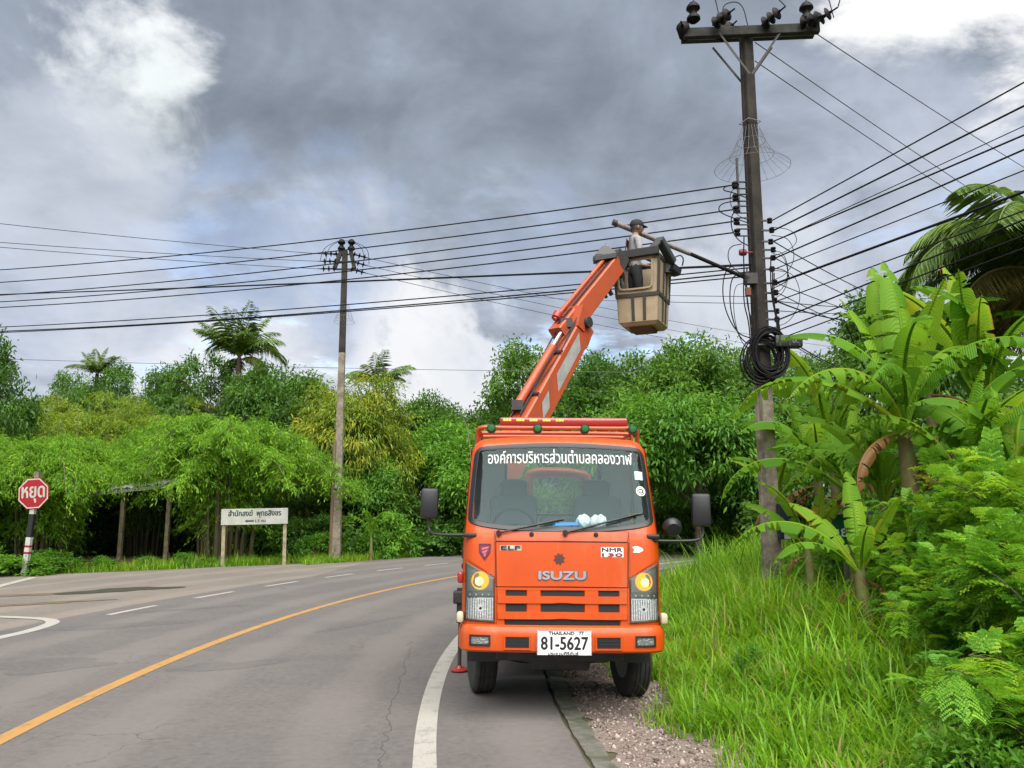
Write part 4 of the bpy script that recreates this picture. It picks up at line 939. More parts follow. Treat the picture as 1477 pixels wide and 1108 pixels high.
# ------------------------------------------------------------------ the worker in the basket
def person():
    base = Vector((TX + BC.x - .05, TY + BC.y + .10, 0)); base.z = BZ0 + .012
    fa = math.radians(14); f = Vector((math.cos(fa), math.sin(fa), 0)); s = Vector((math.sin(fa), -math.cos(fa), 0))   # s: his right side, towards the camera
    def J(a, b, z): return f * a + s * b + Vector((0, 0, z))
    V = []; E = []; Rr = []
    def node(p, r, par=None):
        V.append(p); Rr.append(r if hasattr(r, '__len__') else (r, r)); i = len(V) - 1
        if par is not None: E.append((par, i))
        return i
    pel = node(J(-.01, 0, .88), (.135, .115))
    wa = node(J(0, 0, 1.02), (.125, .10), pel); ch = node(J(.0, 0, 1.22), (.15, .115), wa); sh = node(J(-.01, 0, 1.35), (.12, .085), ch)
    nk = node(J(.005, 0, 1.42), .056, sh); hb = node(J(.03, 0, 1.50), .058, nk)
    for sd_ in (1, -1):
        sho = node(J(-.01, sd_ * .165, 1.335), .062, sh)
        if sd_ == 1: el_p, wr_p = J(-.02, .235, 1.06), J(.20, .19, .97)
        else: el_p, wr_p = J(.06, -.24, 1.07), J(.27, -.17, 1.02)
        mid = node(V[sho].lerp(el_p, .55), .050, sho); e_ = node(el_p, .043, mid)
        fm = node(el_p.lerp(wr_p, .45), .040, e_); w_ = node(wr_p, .028, fm)
        hd_ = (wr_p - el_p).normalized(); side_ = s * sd_; upv = Vector((0, 0, 1))
        pm = node(wr_p + hd_ * .05, (.040, .020), w_)
        for k, (o, ln) in enumerate(((-.028, .070), (-.009, .080), (.010, .076), (.028, .060))):
            k0 = node(wr_p + hd_ * .088 + side_ * o + upv * .004, .0105, pm); k1 = node(wr_p + hd_ * (.088 + ln * .5) + side_ * o - upv * .012, .0092, k0)
            node(wr_p + hd_ * (.088 + ln * .72) + side_ * o - upv * .045, .008, k1)
        t0 = node(wr_p + hd_ * .045 - side_ * .038 - upv * .006, .012, pm); node(wr_p + hd_ * .085 - side_ * .05 - upv * .03, .0095, t0)
        hip = node(J(-.01, sd_ * .09, .84), .088, pel); kn = node(J(.02, sd_ * .10, .46), .058, node(J(.0, sd_ * .10, .64), .076, hip))
        ca = node(J(-.01, sd_ * .105, .32), .056, kn); an = node(J(-.02, sd_ * .11, .085), .042, ca)
        fo = node(J(.05, sd_ * .115, .045), (.045, .038), an); node(J(.16, sd_ * .125, .032), (.042, .026), fo)
    me = bpy.data.meshes.new('person_body'); me.from_pydata(V, E, []); o = bpy.data.objects.new('person_body', me); COL.objects.link(o)
    md = o.modifiers.new('skin', 'SKIN'); md.use_smooth_shade = True; md.branch_smoothing = .4
    lay = me.skin_vertices[0].data
    for i, r in enumerate(Rr): lay[i].radius = r; lay[i].use_root = (i == 0)
    ss = o.modifiers.new('sub', 'SUBSURF'); ss.levels = 2; ss.render_levels = 2
    dg = bpy.context.evaluated_depsgraph_get(); m2 = bpy.data.meshes.new_from_object(o.evaluated_get(dg)); bpy.data.objects.remove(o)
    bm = bmesh.new(); bm.from_mesh(m2)
    # head: an egg with brow, nose, chin and ears
    hc = J(.045, 0, 1.565); vsn = len(bm.verts)
    hd2 = bmesh.ops.create_uvsphere(bm, u_segments=20, v_segments=14, radius=1.0)['verts']
    def face_bulge(x, y, z):
        d = 0.0
        d += .024 * math.exp(-((z + .12) / .16) ** 2 - (y / .17) ** 2) * max(0, x)      # nose
        d += .010 * math.exp(-((z - .18) / .14) ** 2) * max(0, x)                        # brow
        d -= .008 * math.exp(-((z - .02) / .10) ** 2 - ((abs(y) - .36) / .16) ** 2) * max(0, x)  # eye sockets
        d += .006 * math.exp(-((z + .45) / .10) ** 2 - (y / .3) ** 2) * max(0, x)         # lips
        d += .010 * math.exp(-((z + .78) / .18) ** 2 - (y / .3) ** 2) * max(0, x)         # chin
        return d
    for v in hd2:
        x, y, z = v.co; r = Vector((x * .096, y * .074, z * .118))
        if z < 0: r.x *= 1 - .10 * (-z); r.y *= 1 - .22 * (-z)
        r += Vector((face_bulge(x, y, z), 0, 0)); v.co = hc + f * r.x + s * r.y + Vector((0, 0, r.z))
    for sd_ in (1, -1):
        ev = bmesh.ops.create_uvsphere(bm, u_segments=10, v_segments=8, radius=1.0)['verts']
        for v in ev: v.co = hc + f * (v.co.x * .022 - .008) + s * (sd_ * .074 + v.co.y * .010) + Vector((0, 0, v.co.z * .033 - .008))
    for fc in bm.faces:
        c = fc.calc_center_median(); z = c.z; fc.smooth = True
        a = (c - J(0, 0, 0)).dot(f); w = abs(c.dot(s))
        fc.material_index = 0
        if z > 1.435: fc.material_index = 0
        elif z < .11: fc.material_index = 3
        elif a > .155 and z > .85: fc.material_index = 0
        elif z < .93: fc.material_index = 2
        else: fc.material_index = 1
    idx = [fc.material_index for fc in bm.faces]
    bm.to_mesh(m2); bm.free()
    m2.materials.clear()
    for k in ('skin', 'shirt', 'trousers', 'cloth'): m2.materials.append(M[k])
    m2.polygons.foreach_set('material_index', idx); m2.update()
    root = empty('person', base, 'worker in black cap and grey shirt standing in the raised basket', 'person')
    link('body', m2, root); root.scale = (1.03, 1.03, 1.0)
    # cap with a peak, hair below it
    b = MB(); n = 20; prof = [(1.06, -.05), (1.08, .10), (1.03, .45), (.85, .78), (.5, .98), (0, 1.05)]
    for r, z in prof:
        for j in range(n): a = 2 * math.pi * j / n; p = hc + f * (r * .102 * math.cos(a) - .004) + s * (r * .081 * math.sin(a)) + Vector((0, 0, .03 + z * .098)); b.v.append(tuple(p))
    b.f = [(i * n + j, i * n + (j + 1) % n, (i + 1) * n + (j + 1) % n, (i + 1) * n + j) for i in range(5) for j in range(n)]; b.m = [0] * len(b.f)
    cap = b.build('cap', M['cloth'], root, smooth_=True)
    b = MB(); A = np.linspace(-1.05, 1.05, 9)
    for a in A: b.v.append(tuple(hc + f * (.102 * math.cos(a)) + s * (.082 * math.sin(a)) + Vector((0, 0, .042))))
    for a in A: b.v.append(tuple(hc + f * (.102 * math.cos(a) + .075 * math.cos(a * 1.2)) + s * (.078 * math.sin(a)) + Vector((0, 0, .022))))
    b.f = [(i, i + 1, 10 + i, 9 + i) for i in range(8)]; b.m = [0] * 8; b.build('peak', M['cloth'], cap)
    b = MB(); n = 16
    for r, z in ((1.03, .32), (1.04, .0), (1.0, -.35)):
        for j in range(n):
            a = math.pi * (.42 + 1.16 * j / (n - 1)); b.v.append(tuple(hc + f * (r * .098 * math.cos(a)) + s * (r * .077 * math.sin(a)) + Vector((0, 0, z * .118))))
    b.f = [(i * n + j, i * n + j + 1, (i + 1) * n + j + 1, (i + 1) * n + j) for i in range(2) for j in range(n - 1)]; b.m = [0] * len(b.f)
    b.build('hair', M['ink'], root, smooth_=True)
    for sd_ in (1, -1):
        MB().lathe([(0, -.006), (.006, 0), (0, .006)], 8, hc + f * .088 + s * sd_ * .030 + Vector((0, 0, .004))).build('eye', M['ink'], root)
    # safety harness straps
    for sd_ in (1, -1):
        MB().tube([J(-.10, sd_ * .06, 1.40), J(-.125, sd_ * .07, 1.2), J(-.115, sd_ * .09, .95)], .008, 5).build('strap', mat('strap_red', (.10, .03, .03), .8), root)
person()

# ------------------------------------------------------------------ power poles
def insulator_prof(h, r, n=3):
    p = [(.018, 0)]
    for k in range(n): z0 = h * k / n; p += [(r * .55, z0 + .1 * h / n), (r, z0 + .35 * h / n), (r * .95, z0 + .55 * h / n), (r * .5, z0 + .9 * h / n)]
    return p + [(.012, h)]
def pin_insulator(parent, loc, h=.26, r=.085):
    i = MB().lathe(insulator_prof(h, r, 2), 14, loc).build('insulator', M['porcelain'], parent, smooth_=True, angle=50); return i
def strain_insulator(parent, p, d, n=3, r=.075, step=.12):
    d = Vector(d).normalized(); q = d.to_track_quat('Z', 'Y').to_matrix()
    prof = [(.015, 0)]
    for k in range(n): z = .05 + k * step; prof += [(.03, z), (r, z + .03), (r * .9, z + .045), (.03, z + .07)]
    prof += [(.014, .06 + n * step), (.014, .14 + n * step), (0, .15 + n * step)]
    MB().lathe(prof, 12, p, rot=q).build('strain_insulator', M['porcelain'], parent, smooth_=True, angle=50)
    return Vector(p) + d * (.15 + n * step)
def snake_guard(parent, z, r0, r1, h, flare=True):
    """cone of thin wire mesh"""
    b = MB(); n = 22
    prof = [(r0, z), (r0 + (r1 - r0) * (.18 if flare else .33), z - h * .35), (r0 + (r1 - r0) * (.45 if flare else .66), z - h * .7), (r1, z - h)]
    for j in range(n):
        a = 2 * math.pi * j / n; b.tube([(r * math.cos(a), r * math.sin(a), zz_) for r, zz_ in prof], .0028, 4, cap=False)
    for r, zz_ in prof[1:]: b.tube([(r * math.cos(2 * math.pi * j / 24), r * math.sin(2 * math.pi * j / 24), zz_) for j in range(25)], .0035, 4, cap=False)
    b.build('mesh_guard', mat('guard_wire', (.22, .22, .22), .6), parent)
PX, PYY = 4.05, 12.8
pole = empty('power_pole', (PX, PYY, gz(PX, PYY)), 'tall dark-topped power pole with double crossarm carrying coiled cables beside bananas', 'power pole')
pz0 = gz(PX, PYY)
rotp = Matrix.Rotation(math.radians(24), 3, 'Z'); HT = 10.05 - pz0; ZB = at(1100, 548, PYY).z - pz0
def pw(z): return .235 - .06 * z / HT
def pole_piece(z0, z1, m, name, par, sc_=1.0):
    b = MB(); zs = np.linspace(z0, z1, 10); sec = [(-.5, -.42), (.5, -.42), (.5, -.17), (.42, -.10), (.42, .10), (.5, .17), (.5, .42), (-.5, .42), (-.5, .17), (-.42, .10), (-.42, -.10), (-.5, -.17)]
    k = len(sec)
    for z in zs: b.v += [tuple(rotp @ Vector((x * pw(z) * sc_, y * pw(z) * sc_, 0)) + Vector((0, 0, z))) for x, y in sec]
    b.f = [(i * k + j, i * k + (j + 1) % k, (i + 1) * k + (j + 1) % k, (i + 1) * k + j) for i in range(9) for j in range(k)] + [tuple(range(k)), tuple(range(9 * k, 10 * k))]; b.m = [0] * len(b.f)
    return b.build(name, m, par)
pole_piece(-.3, ZB, M['concrete'], 'post', pole); pole_piece(ZB - .002, HT, M['darkconc'], 'upper_post', pole, 1.005)  # shaft switches to a darker concrete tone from the coils up
rx = Matrix.Rotation(math.radians(-4), 3, 'Z')
for sy, dz in ((-.15, -.05), (.15, .06)):
    ca_ = MB().box(rx @ Vector((.06, sy, HT - .10 + dz)), (2.28, .11, .17), rx, bev=.012).build('crossarm', M['darkwood'], pole)
for s_, yy in ((-1, -.22), (1, -.22), (-1, .22), (1, .22)):
    MB().beam((s_ * .02 + .0, yy * .8, HT - .95), (s_ * .52, yy * 1.0, HT - .22), .035, .012, up=(0, 1, 0)).build('brace', M['darkmetal'], pole)
TOPZ = HT - .01
for x, y in ((-.93, -.15), (-.35, .15), (1.02, -.15)): pin_insulator(pole, (x, y, TOPZ + .01), .40, .12)
MVR = []
for x, y, d in ((-1.0, .15, (-.4, -1, .0)), (-.62, -.2, (.5, -.8, .05)), (-.42, .2, (.4, -.9, .1)), (.22, -.2, (.5, -.8, .12)), (1.05, -.2, (.6, -.7, .15)), (.85, -.22, (.6, -.7, -.1))):
    MVR.append(strain_insulator(pole, Vector((x, y, TOPZ - .06)), d, 3, .115, .12))
snake_guard(pole, at(1088, 185, PYY).z - pz0, .15, .62, .72)
MB().tube([rotp @ Vector((x * .27, y * .24, 0)) + Vector((0, 0, at(1088, 177, PYY).z - pz0)) for x, y in ((-.5, -.5), (.5, -.5), (.5, .5), (-.5, .5), (-.5, -.5))], .008, 5).build('strap', M['steel'], pole)
# low-voltage racks
LV = []
rk = MB().beam((-.26, -.02, 6.3), (-.26, -.02, 7.25), .03, .05).build('rack', M['darkmetal'], pole)
for i, py in enumerate((268, 286, 303, 320, 336)):
    z = at(1060, py, PYY).z - pz0
    MB().lathe([(.03, -.055), (.05, -.05), (.055, -.02), (.032, 0), (.055, .02), (.05, .05), (.03, .055)], 12, (-.31, -.02, z)).build('insulator', M['porcelain'], pole, smooth_=True)
    MB().box((-.22, -.02, z + .06), (.20, .04, .012)).box((-.22, -.02, z - .06), (.20, .04, .012)).build('clevis', M['darkmetal'], pole)
    LV.append(Vector((PX - .36, PYY - .02, z + pz0)))
rnd = random.Random(21)
RV = {}
for i, py in enumerate((320, 334, 350, 362, 374, 390, 410, 424, 436, 450, 462, 478, 490)):
    z = at(1118, py, PYY).z - pz0; dx = .22 + rnd.uniform(0, .05)
    MB().lathe([(.02, -.045), (.040, -.04), (.045, -.015), (.026, 0), (.045, .015), (.04, .04), (.02, .045)], 10, (dx, -.06 + rnd.uniform(-.03, .03), z)).build('insulator', M['porcelain'], pole, smooth_=True)
    MB().beam((.08, -.05, z), (dx, -.05, z), .02, .03).build('clevis', M['darkmetal'], pole)
    RV[py] = Vector((PX + dx + .04, PYY - .06, z + pz0))
MB().lathe([(0, -.07), (.05, -.06), (.06, 0), (.05, .05), (0, .06)], 12, (-.24, -.06, at(1060, 366, PYY).z - pz0), 'x').tube([(-.24, -.06, at(1060, 366, PYY).z - pz0), (-.05, -.06, at(1060, 366, PYY).z - pz0)], .014, 6).build('red_connector', mat('connector_red', (.25, .012, .02), .5), pole, smooth_=True)
MB().box((-.21, -.13, at(1083, 424, PYY).z - pz0), (.08, .07, .13)).build('junction_box', mat('rust', (.20, .065, .03), .8), pole)
for i in range(14):      # jumper loops from rack to rack
    z0 = rnd.uniform(5.4, 7.2) - pz0; z1 = z0 - rnd.uniform(.2, 1.3); sg = -1 if i < 8 else 1; w = rnd.uniform(.15, .42)
    x0 = sg * .25
    MB().tube(chaikin([(x0, -.05, z0), (x0 + sg * w * .8, -.08, z0 - .05), (x0 + sg * w, -.12, (z0 + z1) / 2), (x0 + sg * w * .5, -.14, z1 + .1), (x0 - sg * .08, -.15, z1)], 3), rnd.choice((.006, .008, .010)), 5).build('jumper_cable', M['wire'], pole)
for i in range(6):       # cables strapped down the shaft
    x = (-.20 - .025 * i) if i < 3 else (.14 + .02 * i); zt_ = rnd.uniform(5.6, 6.3) - pz0
    MB().tube(chaikin([(x, -.10, zt_), (x - .05, -.14, zt_ - .6), (x + .03, -.15, ZB + .9), (x + .02, -.17, ZB + .35)], 3), .011, 5).build('down_cable', M['wire'], pole)
MB().box((.18, -.14, at(1122, 752, PYY).z - pz0), (.20, .10, .55), bev=.01).build('meter_box', mat('box_navy', (.010, .016, .03), .4), pole)
MB().box((.20, -.195, at(1122, 770, PYY).z - pz0), (.10, .012, .15)).build('meter', mat('meter_grey', (.35, .36, .36), .4), pole)
# coils and splice closure hanging on the shaft
zc = at(1103, 513, PYY).z
def coil(cx, cy, cz, r, seed, rn, name, label, ry=1.0):
    rd = random.Random(seed); b = MB()
    for k in range(rn):
        a0 = rd.uniform(0, 6); rr = r * rd.uniform(.72, 1.06); o = Vector((rd.uniform(-.03, .03), rd.uniform(-.03, .03), rd.uniform(-.05, .05)))
        b.tube([Vector((rr * math.cos(a), .03 * math.sin(2 * a + k), rr * ry * math.sin(a))) + o for a in np.linspace(a0, a0 + 6.2832, 33)], .012, 5, cap=False)
    o = b.build(name, M['wire'], None, (cx, cy, cz)); return tag(o, label, 'cable coil', 'cable coils hung on the power pole')
coil(PX + .06, PYY - .24, zc, .29, 1, 16, 'cable_coil', 'black oval cable coil hung on the front of the power pole', 1.35)
coil(PX - .06, PYY - .19, zc - .12, .32, 5, 10, 'cable_coil', 'wider loose black cable coil behind the oval one', 1.2)
sp = empty('splice_closure', (PX + .36, PYY - .2, at(1128, 497, PYY).z), 'black box-shaped cable splice closure fixed beside the coils', 'cable box')
MB().box((0, 0, 0), (.44, .20, .20), bev=.03).build('case', M['black'], sp, smooth_=True)
for x in (-.15, .0, .15): MB().box((x, -.101, 0), (.03, .012, .17)).build('rib', M['black'], sp)
lettering('lettering', 'UC', mat('faded_print', (.22, .25, .24), .6), lambda v: Vector((.10 + v.x, -.104 - v.z, v.y)), .10, .07, bold=.003, parent=sp)
MB().tube([(-.22, 0, -.03), (-.5, -.02, -.06)], .03, 8).build('inlet', M['black'], sp)
# street-light arm under repair
a1 = at(1078, 402, 12.72); a0 = at(888, 322, 12.12); am = at(995, 366, 12.43)
la = empty('street_light_arm', a1, 'long grey street light arm sloping up from the pole over the basket', 'lamp arm')
MB().tube([am - a1, a0 - a1], [.038, .044], 12).build('outer_tube', mat('galvanised', (.33, .30, .29), .55, metal=.3, vscale=6, col2=(.22, .19, .18)), la, smooth_=True, angle=40)
MB().tube([(0, 0, 0), am - a1 + (am - a1).normalized() * .05], .032, 10).build('inner_tube', M['wire'], la, smooth_=True)
MB().lathe([(0, -.02), (.05, -.02), (.05, .05), (0, .05)], 12, a0 - a1, rot=(a0 - am).to_track_quat('Z', 'Y').to_matrix()).build('end_collar', M['darkmetal'], la)
MB().box((.06, .02, 0), (.20, .12, .18)).build('wall_bracket', M['darkmetal'], la)

# the second pole across the road
p2 = at(485, 800, 30); qz = gz(p2.x, 30)
pole2 = empty('power_pole', (p2.x, 30, qz), 'slim power pole with stacked dead-end insulators standing across the road behind the temple sign', 'power pole')
H2 = at(497, 362, 30).z - qz
b = MB(); n = 10
zs = np.linspace(-.3, H2, n)
for z in zs: w = .15 - .055 * z / H2; b.v += [(x * w - .005 * z, y * w, z) for x, y in ((-1, -.8), (1, -.8), (1, .8), (-1, .8))]
b.f = [(i * 4 + j, i * 4 + (j + 1) % 4, i * 4 + 4 + (j + 1) % 4, i * 4 + 4 + j) for i in range(n - 1) for j in range(4)] + [(0, 1, 2, 3), tuple(range(4 * n - 4, 4 * n))]
b.m = [1 if b.v[f_[0]][2] > H2 * .62 else 0 for f_ in b.f]  # upper part of the post takes the darker concrete tone
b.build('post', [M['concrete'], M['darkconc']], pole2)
xo = -.005 * H2
MB().tube([(-.20, -.1, 0), (-.19, -.12, 2.0), (-.17, -.12, 4.4)], .06, 8).build('conduit', mat('conduit_brown', (.20, .13, .08), .8), pole2)
for s_ in (-1, 1):
    MB().beam((xo + s_ * .55, 0, H2 - .75), (xo + s_ * .20, 0, H2 + .05), .14, .16).build('cross_bracket', M['darkwood'], pole2) if False else None
for dx in (-.13, .22):
    MB().lathe(insulator_prof(.50, .15, 2), 12, (xo + dx * 1.1, 0, H2 - .02)).build('insulator', M['porcelain'], pole2, smooth_=True)
    MB().beam((xo + dx * 2.2 - .1, 0, H2 - .70), (xo + dx, 0, H2 + .02), .12, .14).build('bracket', M['darkwood'], pole2)
P2L, P2R = [], []
for k in range(3):
    z = H2 - .12 - .30 * k
    MB().beam((xo - .45, 0, z - .02), (xo + .45, 0, z - .02), .05, .06).build('crosspiece', M['darkwood'], pole2)
    P2L.append(strain_insulator(pole2, Vector((xo - .25 - .03 * k, 0, z)), (-1, -.1, -.03), 3, .125, .20) + Vector((p2.x, 30, qz)))
    P2R.append(strain_insulator(pole2, Vector((xo + .28 - .04 * k, 0, z)), (1, .2, -.22), 3, .125, .20) + Vector((p2.x, 30, qz)))
for k, w in enumerate((.75, .95)):
    MB().tube(chaikin([(xo - w, 0, H2 - .6 + .2 * k), (xo - w * .9, 0, H2 + .1), (xo - w * .4, 0, H2 + .38), (xo, 0, H2 + .42), (xo + w * .4, 0, H2 + .36), (xo + w * .95, 0, H2 + .1), (xo + w, 0, H2 - .55)], 3), .011, 4).build('jumper_cable', M['wire'], pole2)
snake_guard(pole2, at(490, 438, 30).z - qz, .14, .40, .75, False)
MB().box((.0, -.16, at(485, 695, 30).z - qz), (.22, .02, .5)).build('number_plate', mat('pole_tag', (.42, .42, .36), .7), pole2)

# ------------------------------------------------------------------ overhead wires
def wire(name, a, b_, sag, r, label, cat, group, m='wire', ext0=0.0, ext1=0.0):
    a, b_ = Vector(a), Vector(b_); a2 = a + (a - b_) * ext0; b2 = b_ + (b_ - a) * ext1
    n = 22; base = a2; pts = []
    for i in range(n + 1):
        t = i / n; p = a2.lerp(b2, t); pts.append(p - base - Vector((0, 0, sag * 4 * t * (1 - t))))
    o = MB().tube(pts, r, 5, cap=False).build(name, M[m], None, base, smooth_=True)
    return tag(o, label, cat, group)
ords = ['topmost', 'second', 'third', 'fourth', 'fifth']
G1 = 'low-voltage lines on the pole rack'
for i, (py0, py1) in enumerate(((377, 268), (395, 286), (413.5, 303), (423, 320), (431, 335))):
    q = at(0, py0, 20.0); wire('power_line', LV[i], q, .30, .013, f'black power line dead-ended on the {ords[i]} insulator of the pole rack', 'power line', G1, ext1=.35)
G2 = 'communication cables below the power lines'
ends = [((1083, 382), (430, 407), .05, .022), ((1083, 386), (20, 462), .2, .012), ((1084, 392), (20, 466), .25, .014), ((1085, 398), (20, 470), .2, .012)]
lb2 = ['thick bundled cable leaving the pole under the insulator rack', 'thin cable leaving the pole just under the bundled one', 'middle communication cable crossing low behind the boom', 'lowest communication cable crossing behind the boom']
for (s0, e0, sg_, r), l_ in zip(ends, lb2):
    wire('communication_cable', at(*s0, PYY - .05), at(*e0, 20.0), sg_, r, l_, 'cable', G2, ext1=.4 if e0[0] < 100 else 2.6)
for i, (s0, e0) in enumerate((((1090, 428), (880, 421)), ((1092, 438), (880, 430)))):
    wire('communication_cable', at(*s0, PYY + .1), at(*e0, 22.0), .1, .006, ('upper' if i == 0 else 'lower') + ' hair-thin cable leaving the pole below the street light arm', 'cable', 'thin cables below the lamp arm', ext1=3)
G3 = 'dead-end lines of the far pole'
for i, (py0, p_) in enumerate(zip((318, 345, 352), P2L)):
    wire('power_line', p_, at(0, py0, 26), .12, .011, f'thin line running left from the {ords[i]} insulator string of the far pole'.replace('left ', 'towards the stop sign '), 'power line', G3, ext1=.6)
for i, p_ in enumerate(P2R):
    wire('power_line', p_, at(1290, (505, 520, 535)[i], 60), .6, .011, f'thin line running past the boom from the {ords[i]} insulator string of the far pole', 'power line', G3, ext1=.2)
wire('communication_cable', at(0, 515, 40), at(700, 532, 40), .15, .014, 'pale cable low across the coconut palm crown', 'cable', None, m='alu', ext0=.3, ext1=.3)
G4 = 'lines passing from the pole towards the road behind the viewer'
ro = ['first', 'second', 'third', 'fourth', 'fifth', 'sixth', 'seventh', 'eighth', 'ninth', 'tenth', 'eleventh']
for i, (k, s0, e0, r) in enumerate(((320, 0, 115, .011), (334, 0, 149, .014), (350, 0, 178, .007), (350, 0, 191, .013), (374, 0, 212, .013), (390, 0, 242, .009), (410, 0, 273, .020), (436, 0, 300, .010), (462, 0, 313, .013), (478, 0, 336, .011), (490, 0, 354, .010))):
    wire('power_line' if i < 6 else 'communication_cable', RV[k], at(1477, e0, 9.2), .04, r, f'{ro[i]} line from the top leaving the pole over the banana plants', 'power line' if i < 6 else 'cable', G4, ext1=2.2)
G5 = 'service drops from the pole over the bananas'
for i, (k, e0, r) in enumerate(((350, (1276, 425), .010), (374, (1276, 442), .009), (410, (1280, 455), .008), (424, (1270, 480), .008), (436, (1290, 435), .008), (450, (1300, 441), .007))):
    wire('service_cable', RV[k], at(*e0, 20), .15, r, f'{ords[i] if i < 5 else "sixth"} service cable descending from the pole behind the banana leaves', 'cable', G5, ext1=.6)
q1 = at(1218, 462, 16); wire('service_cable', RV[436], q1, .05, .013, 'slack black cable drooping from the pole to a tied knot', 'cable', None)
wire('service_cable', q1, at(1250, 540, 17), .0, .012, 'loose cable tail hanging down from the tied knot', 'cable', None, ext1=.3)
wire('service_cable', at(1140, 492, PYY), at(1256, 533, 22), .25, .012, 'lowest cable sloping from the splice closure into the bananas', 'cable', None, ext1=.5)
wire('service_cable', at(1140, 496, PYY), at(1256, 545, 22), .15, .008, 'thin cable just under the lowest sloping one', 'cable', None, ext1=.5)
G6 = 'high-voltage lines on the crossarm'
mv0 = [at(1169, 43, 12.6), at(1089, 61, 13.0), at(1089, 88, 13.0)]
for i, (a_, e0) in enumerate(zip(mv0, ((1477, 232), (1428, 282), (1407, 290)))):
    wire('high_voltage_line', a_, at(*e0, 19.5), .2, .009, ('bare high-voltage line from the outer end of the crossarm', 'bare high-voltage line from the middle of the crossarm', 'bare high-voltage line from below the crossarm brace')[i], 'power line', G6, 'alu', ext1=1.5)
wire('high_voltage_line', MVR[4] + Vector((PX, PYY, pz0)), at(1212, -2, 11.2), .0, .010, 'bare line leaving the crossarm end upwards past the pin insulator', 'power line', G6, 'alu', ext1=6)
wire('high_voltage_line', MVR[3] + Vector((PX, PYY, pz0)), at(1122, -2, 11.8), .0, .010, 'bare line leaving the crossarm centre upwards', 'power line', G6, 'alu', ext1=6)
for x, y in ((-.93, -.15), (-.35, .15), (1.02, -.15)):
    MB().tube(chaikin([(x, y, TOPZ + .4), (x + .05, y, TOPZ + .6), (x + .35, y - .05, TOPZ + .6), (x + .42, y - .1, TOPZ + .05)], 3), .009, 5).build('jumper_cable', M['wire'], pole)

# ------------------------------------------------------------------ signs
sg0 = at(42, 800, 23.2); sgz = gz(sg0.x, 23.2)
ss = empty('stop_sign', (at(38, 800, 23.2).x, 23.2, sgz), 'red octagonal stop sign in Thai on a banded leaning post', 'stop sign')
lean = lambda z: (at(51, 712, 23.2).x - at(38, 800, 23.2).x) * (z / (at(51, 712, 23.2).z - sgz)) 
zsn = at(51, 712, 23.2).z - sgz; rr = .465
def ps(z): return Vector((lean(z), 0, z))
bands = [(-.25, .45, 'signwhite'), (.45, .62, 'signwhite'), (.62, .68, 'signred'), (.68, .80, 'signwhite'), (.80, .86, 'signred'), (.86, 1.08, 'signwhite'), (1.08, 1.72, 'ink'), (1.72, 2.0, 'signwhite'), (2.0, 2.9, 'concrete')]
k_ = zsn / 2.29
for z0, z1, m_ in bands: MB().beam(ps(z0 * k_), ps(z1 * k_), .13, .13, up=(0, 1, 0)).build('post_band', M[m_], ss)
def octo(r): return [(r * math.cos(math.pi / 8 + k * math.pi / 4), r * math.sin(math.pi / 8 + k * math.pi / 4)) for k in range(8)]
c_ = ps(zsn)
tl_ = math.radians(4)
def oc(r): return [(c_.x + x * math.cos(tl_) - z * math.sin(tl_), c_.z + x * math.sin(tl_) + z * math.cos(tl_)) for x, z in octo(r)]
pan = MB().prism(oc(rr), -.10, -.08).build('panel', M['signred'], ss)
b = MB(); o1, o2 = oc(rr * .97), oc(rr * .90)
b.add([(x, -.1025, z) for x, z in o1] + [(x, -.1025, z) for x, z in o2], [(i, (i + 1) % 8, 8 + (i + 1) % 8, 8 + i) for i in range(8)]); b.build('border', M['signwhite'], pan)
lettering('lettering', 'หยุด', M['signwhite'], lambda v: Vector((c_.x + v.x * math.cos(tl_) - v.y * math.sin(tl_), -.1035 - v.z, c_.z + v.x * math.sin(tl_) + v.y * math.cos(tl_) - .03)), .64, .45, bold=.011, parent=pan)

tp0, tp1 = at(321, 812, 27.6), at(410, 808, 28.2)
ts = empty('temple_sign', (tp0.x, tp0.y, gz(tp0.x, tp0.y)), 'white board with dark Thai lettering on two cream posts at the roadside', 'signboard')
d_ = tp1 - tp0; d_.z = 0; W_ = d_.length; a_ = math.atan2(d_.y, d_.x); ts.rotation_euler = (0, math.radians(-1.2), a_)
zb0 = at(365, 756, 27.9).z; zb1 = at(365, 733, 27.9).z
for x in (.0, W_): MB().beam((x, .03, -.3), (x, .03, zb0 + .04), .12, .10, bev=.1).build('post', M['creamwood'], ts)
bd = MB().box((W_ / 2, -.04, (zb0 + zb1) / 2), (W_ + .18, .05, zb1 - zb0), bev=.008).build('board', M['signwhite'], ts)
M['greenink'] = mat('sign_ink', (.02, .06, .045), .6, vscale=9, col2=(.05, .09, .07))
lettering('lettering', 'สำนักสงฆ์  พุทธสิงขร', M['greenink'], lambda v: Vector((W_ / 2 + .0 + v.x, -.0665 - v.z, (zb0 + zb1) / 2 + .09 + v.y)), W_ * .86, .27, bold=.010, parent=bd)
lettering('distance', '1.5 กม.', M['greenink'], lambda v: Vector((W_ / 2 + .20 + v.x, -.0665 - v.z, (zb0 + zb1) / 2 - .15 + v.y)), W_ * .18, .09, bold=.006, parent=bd)
zz0 = (zb0 + zb1) / 2 - .15
MB().add([(W_ / 2 + x, -.0668, zz0 + z) for x, z in ((-.33, 0), (-.25, .055), (-.25, .03), (-.03, .03), (-.03, -.03), (-.25, -.03), (-.25, -.055))], [tuple(range(7))]).build('arrow', M['greenink'], bd)
gp = at(1228, 762, 11.6)
gs = empty('green_sign', (gp.x, gp.y, gz(gp.x, gp.y)), 'green placard with white Thai letters half hidden among banana leaves', 'sign')
zq = gp.z - gz(gp.x, gp.y)
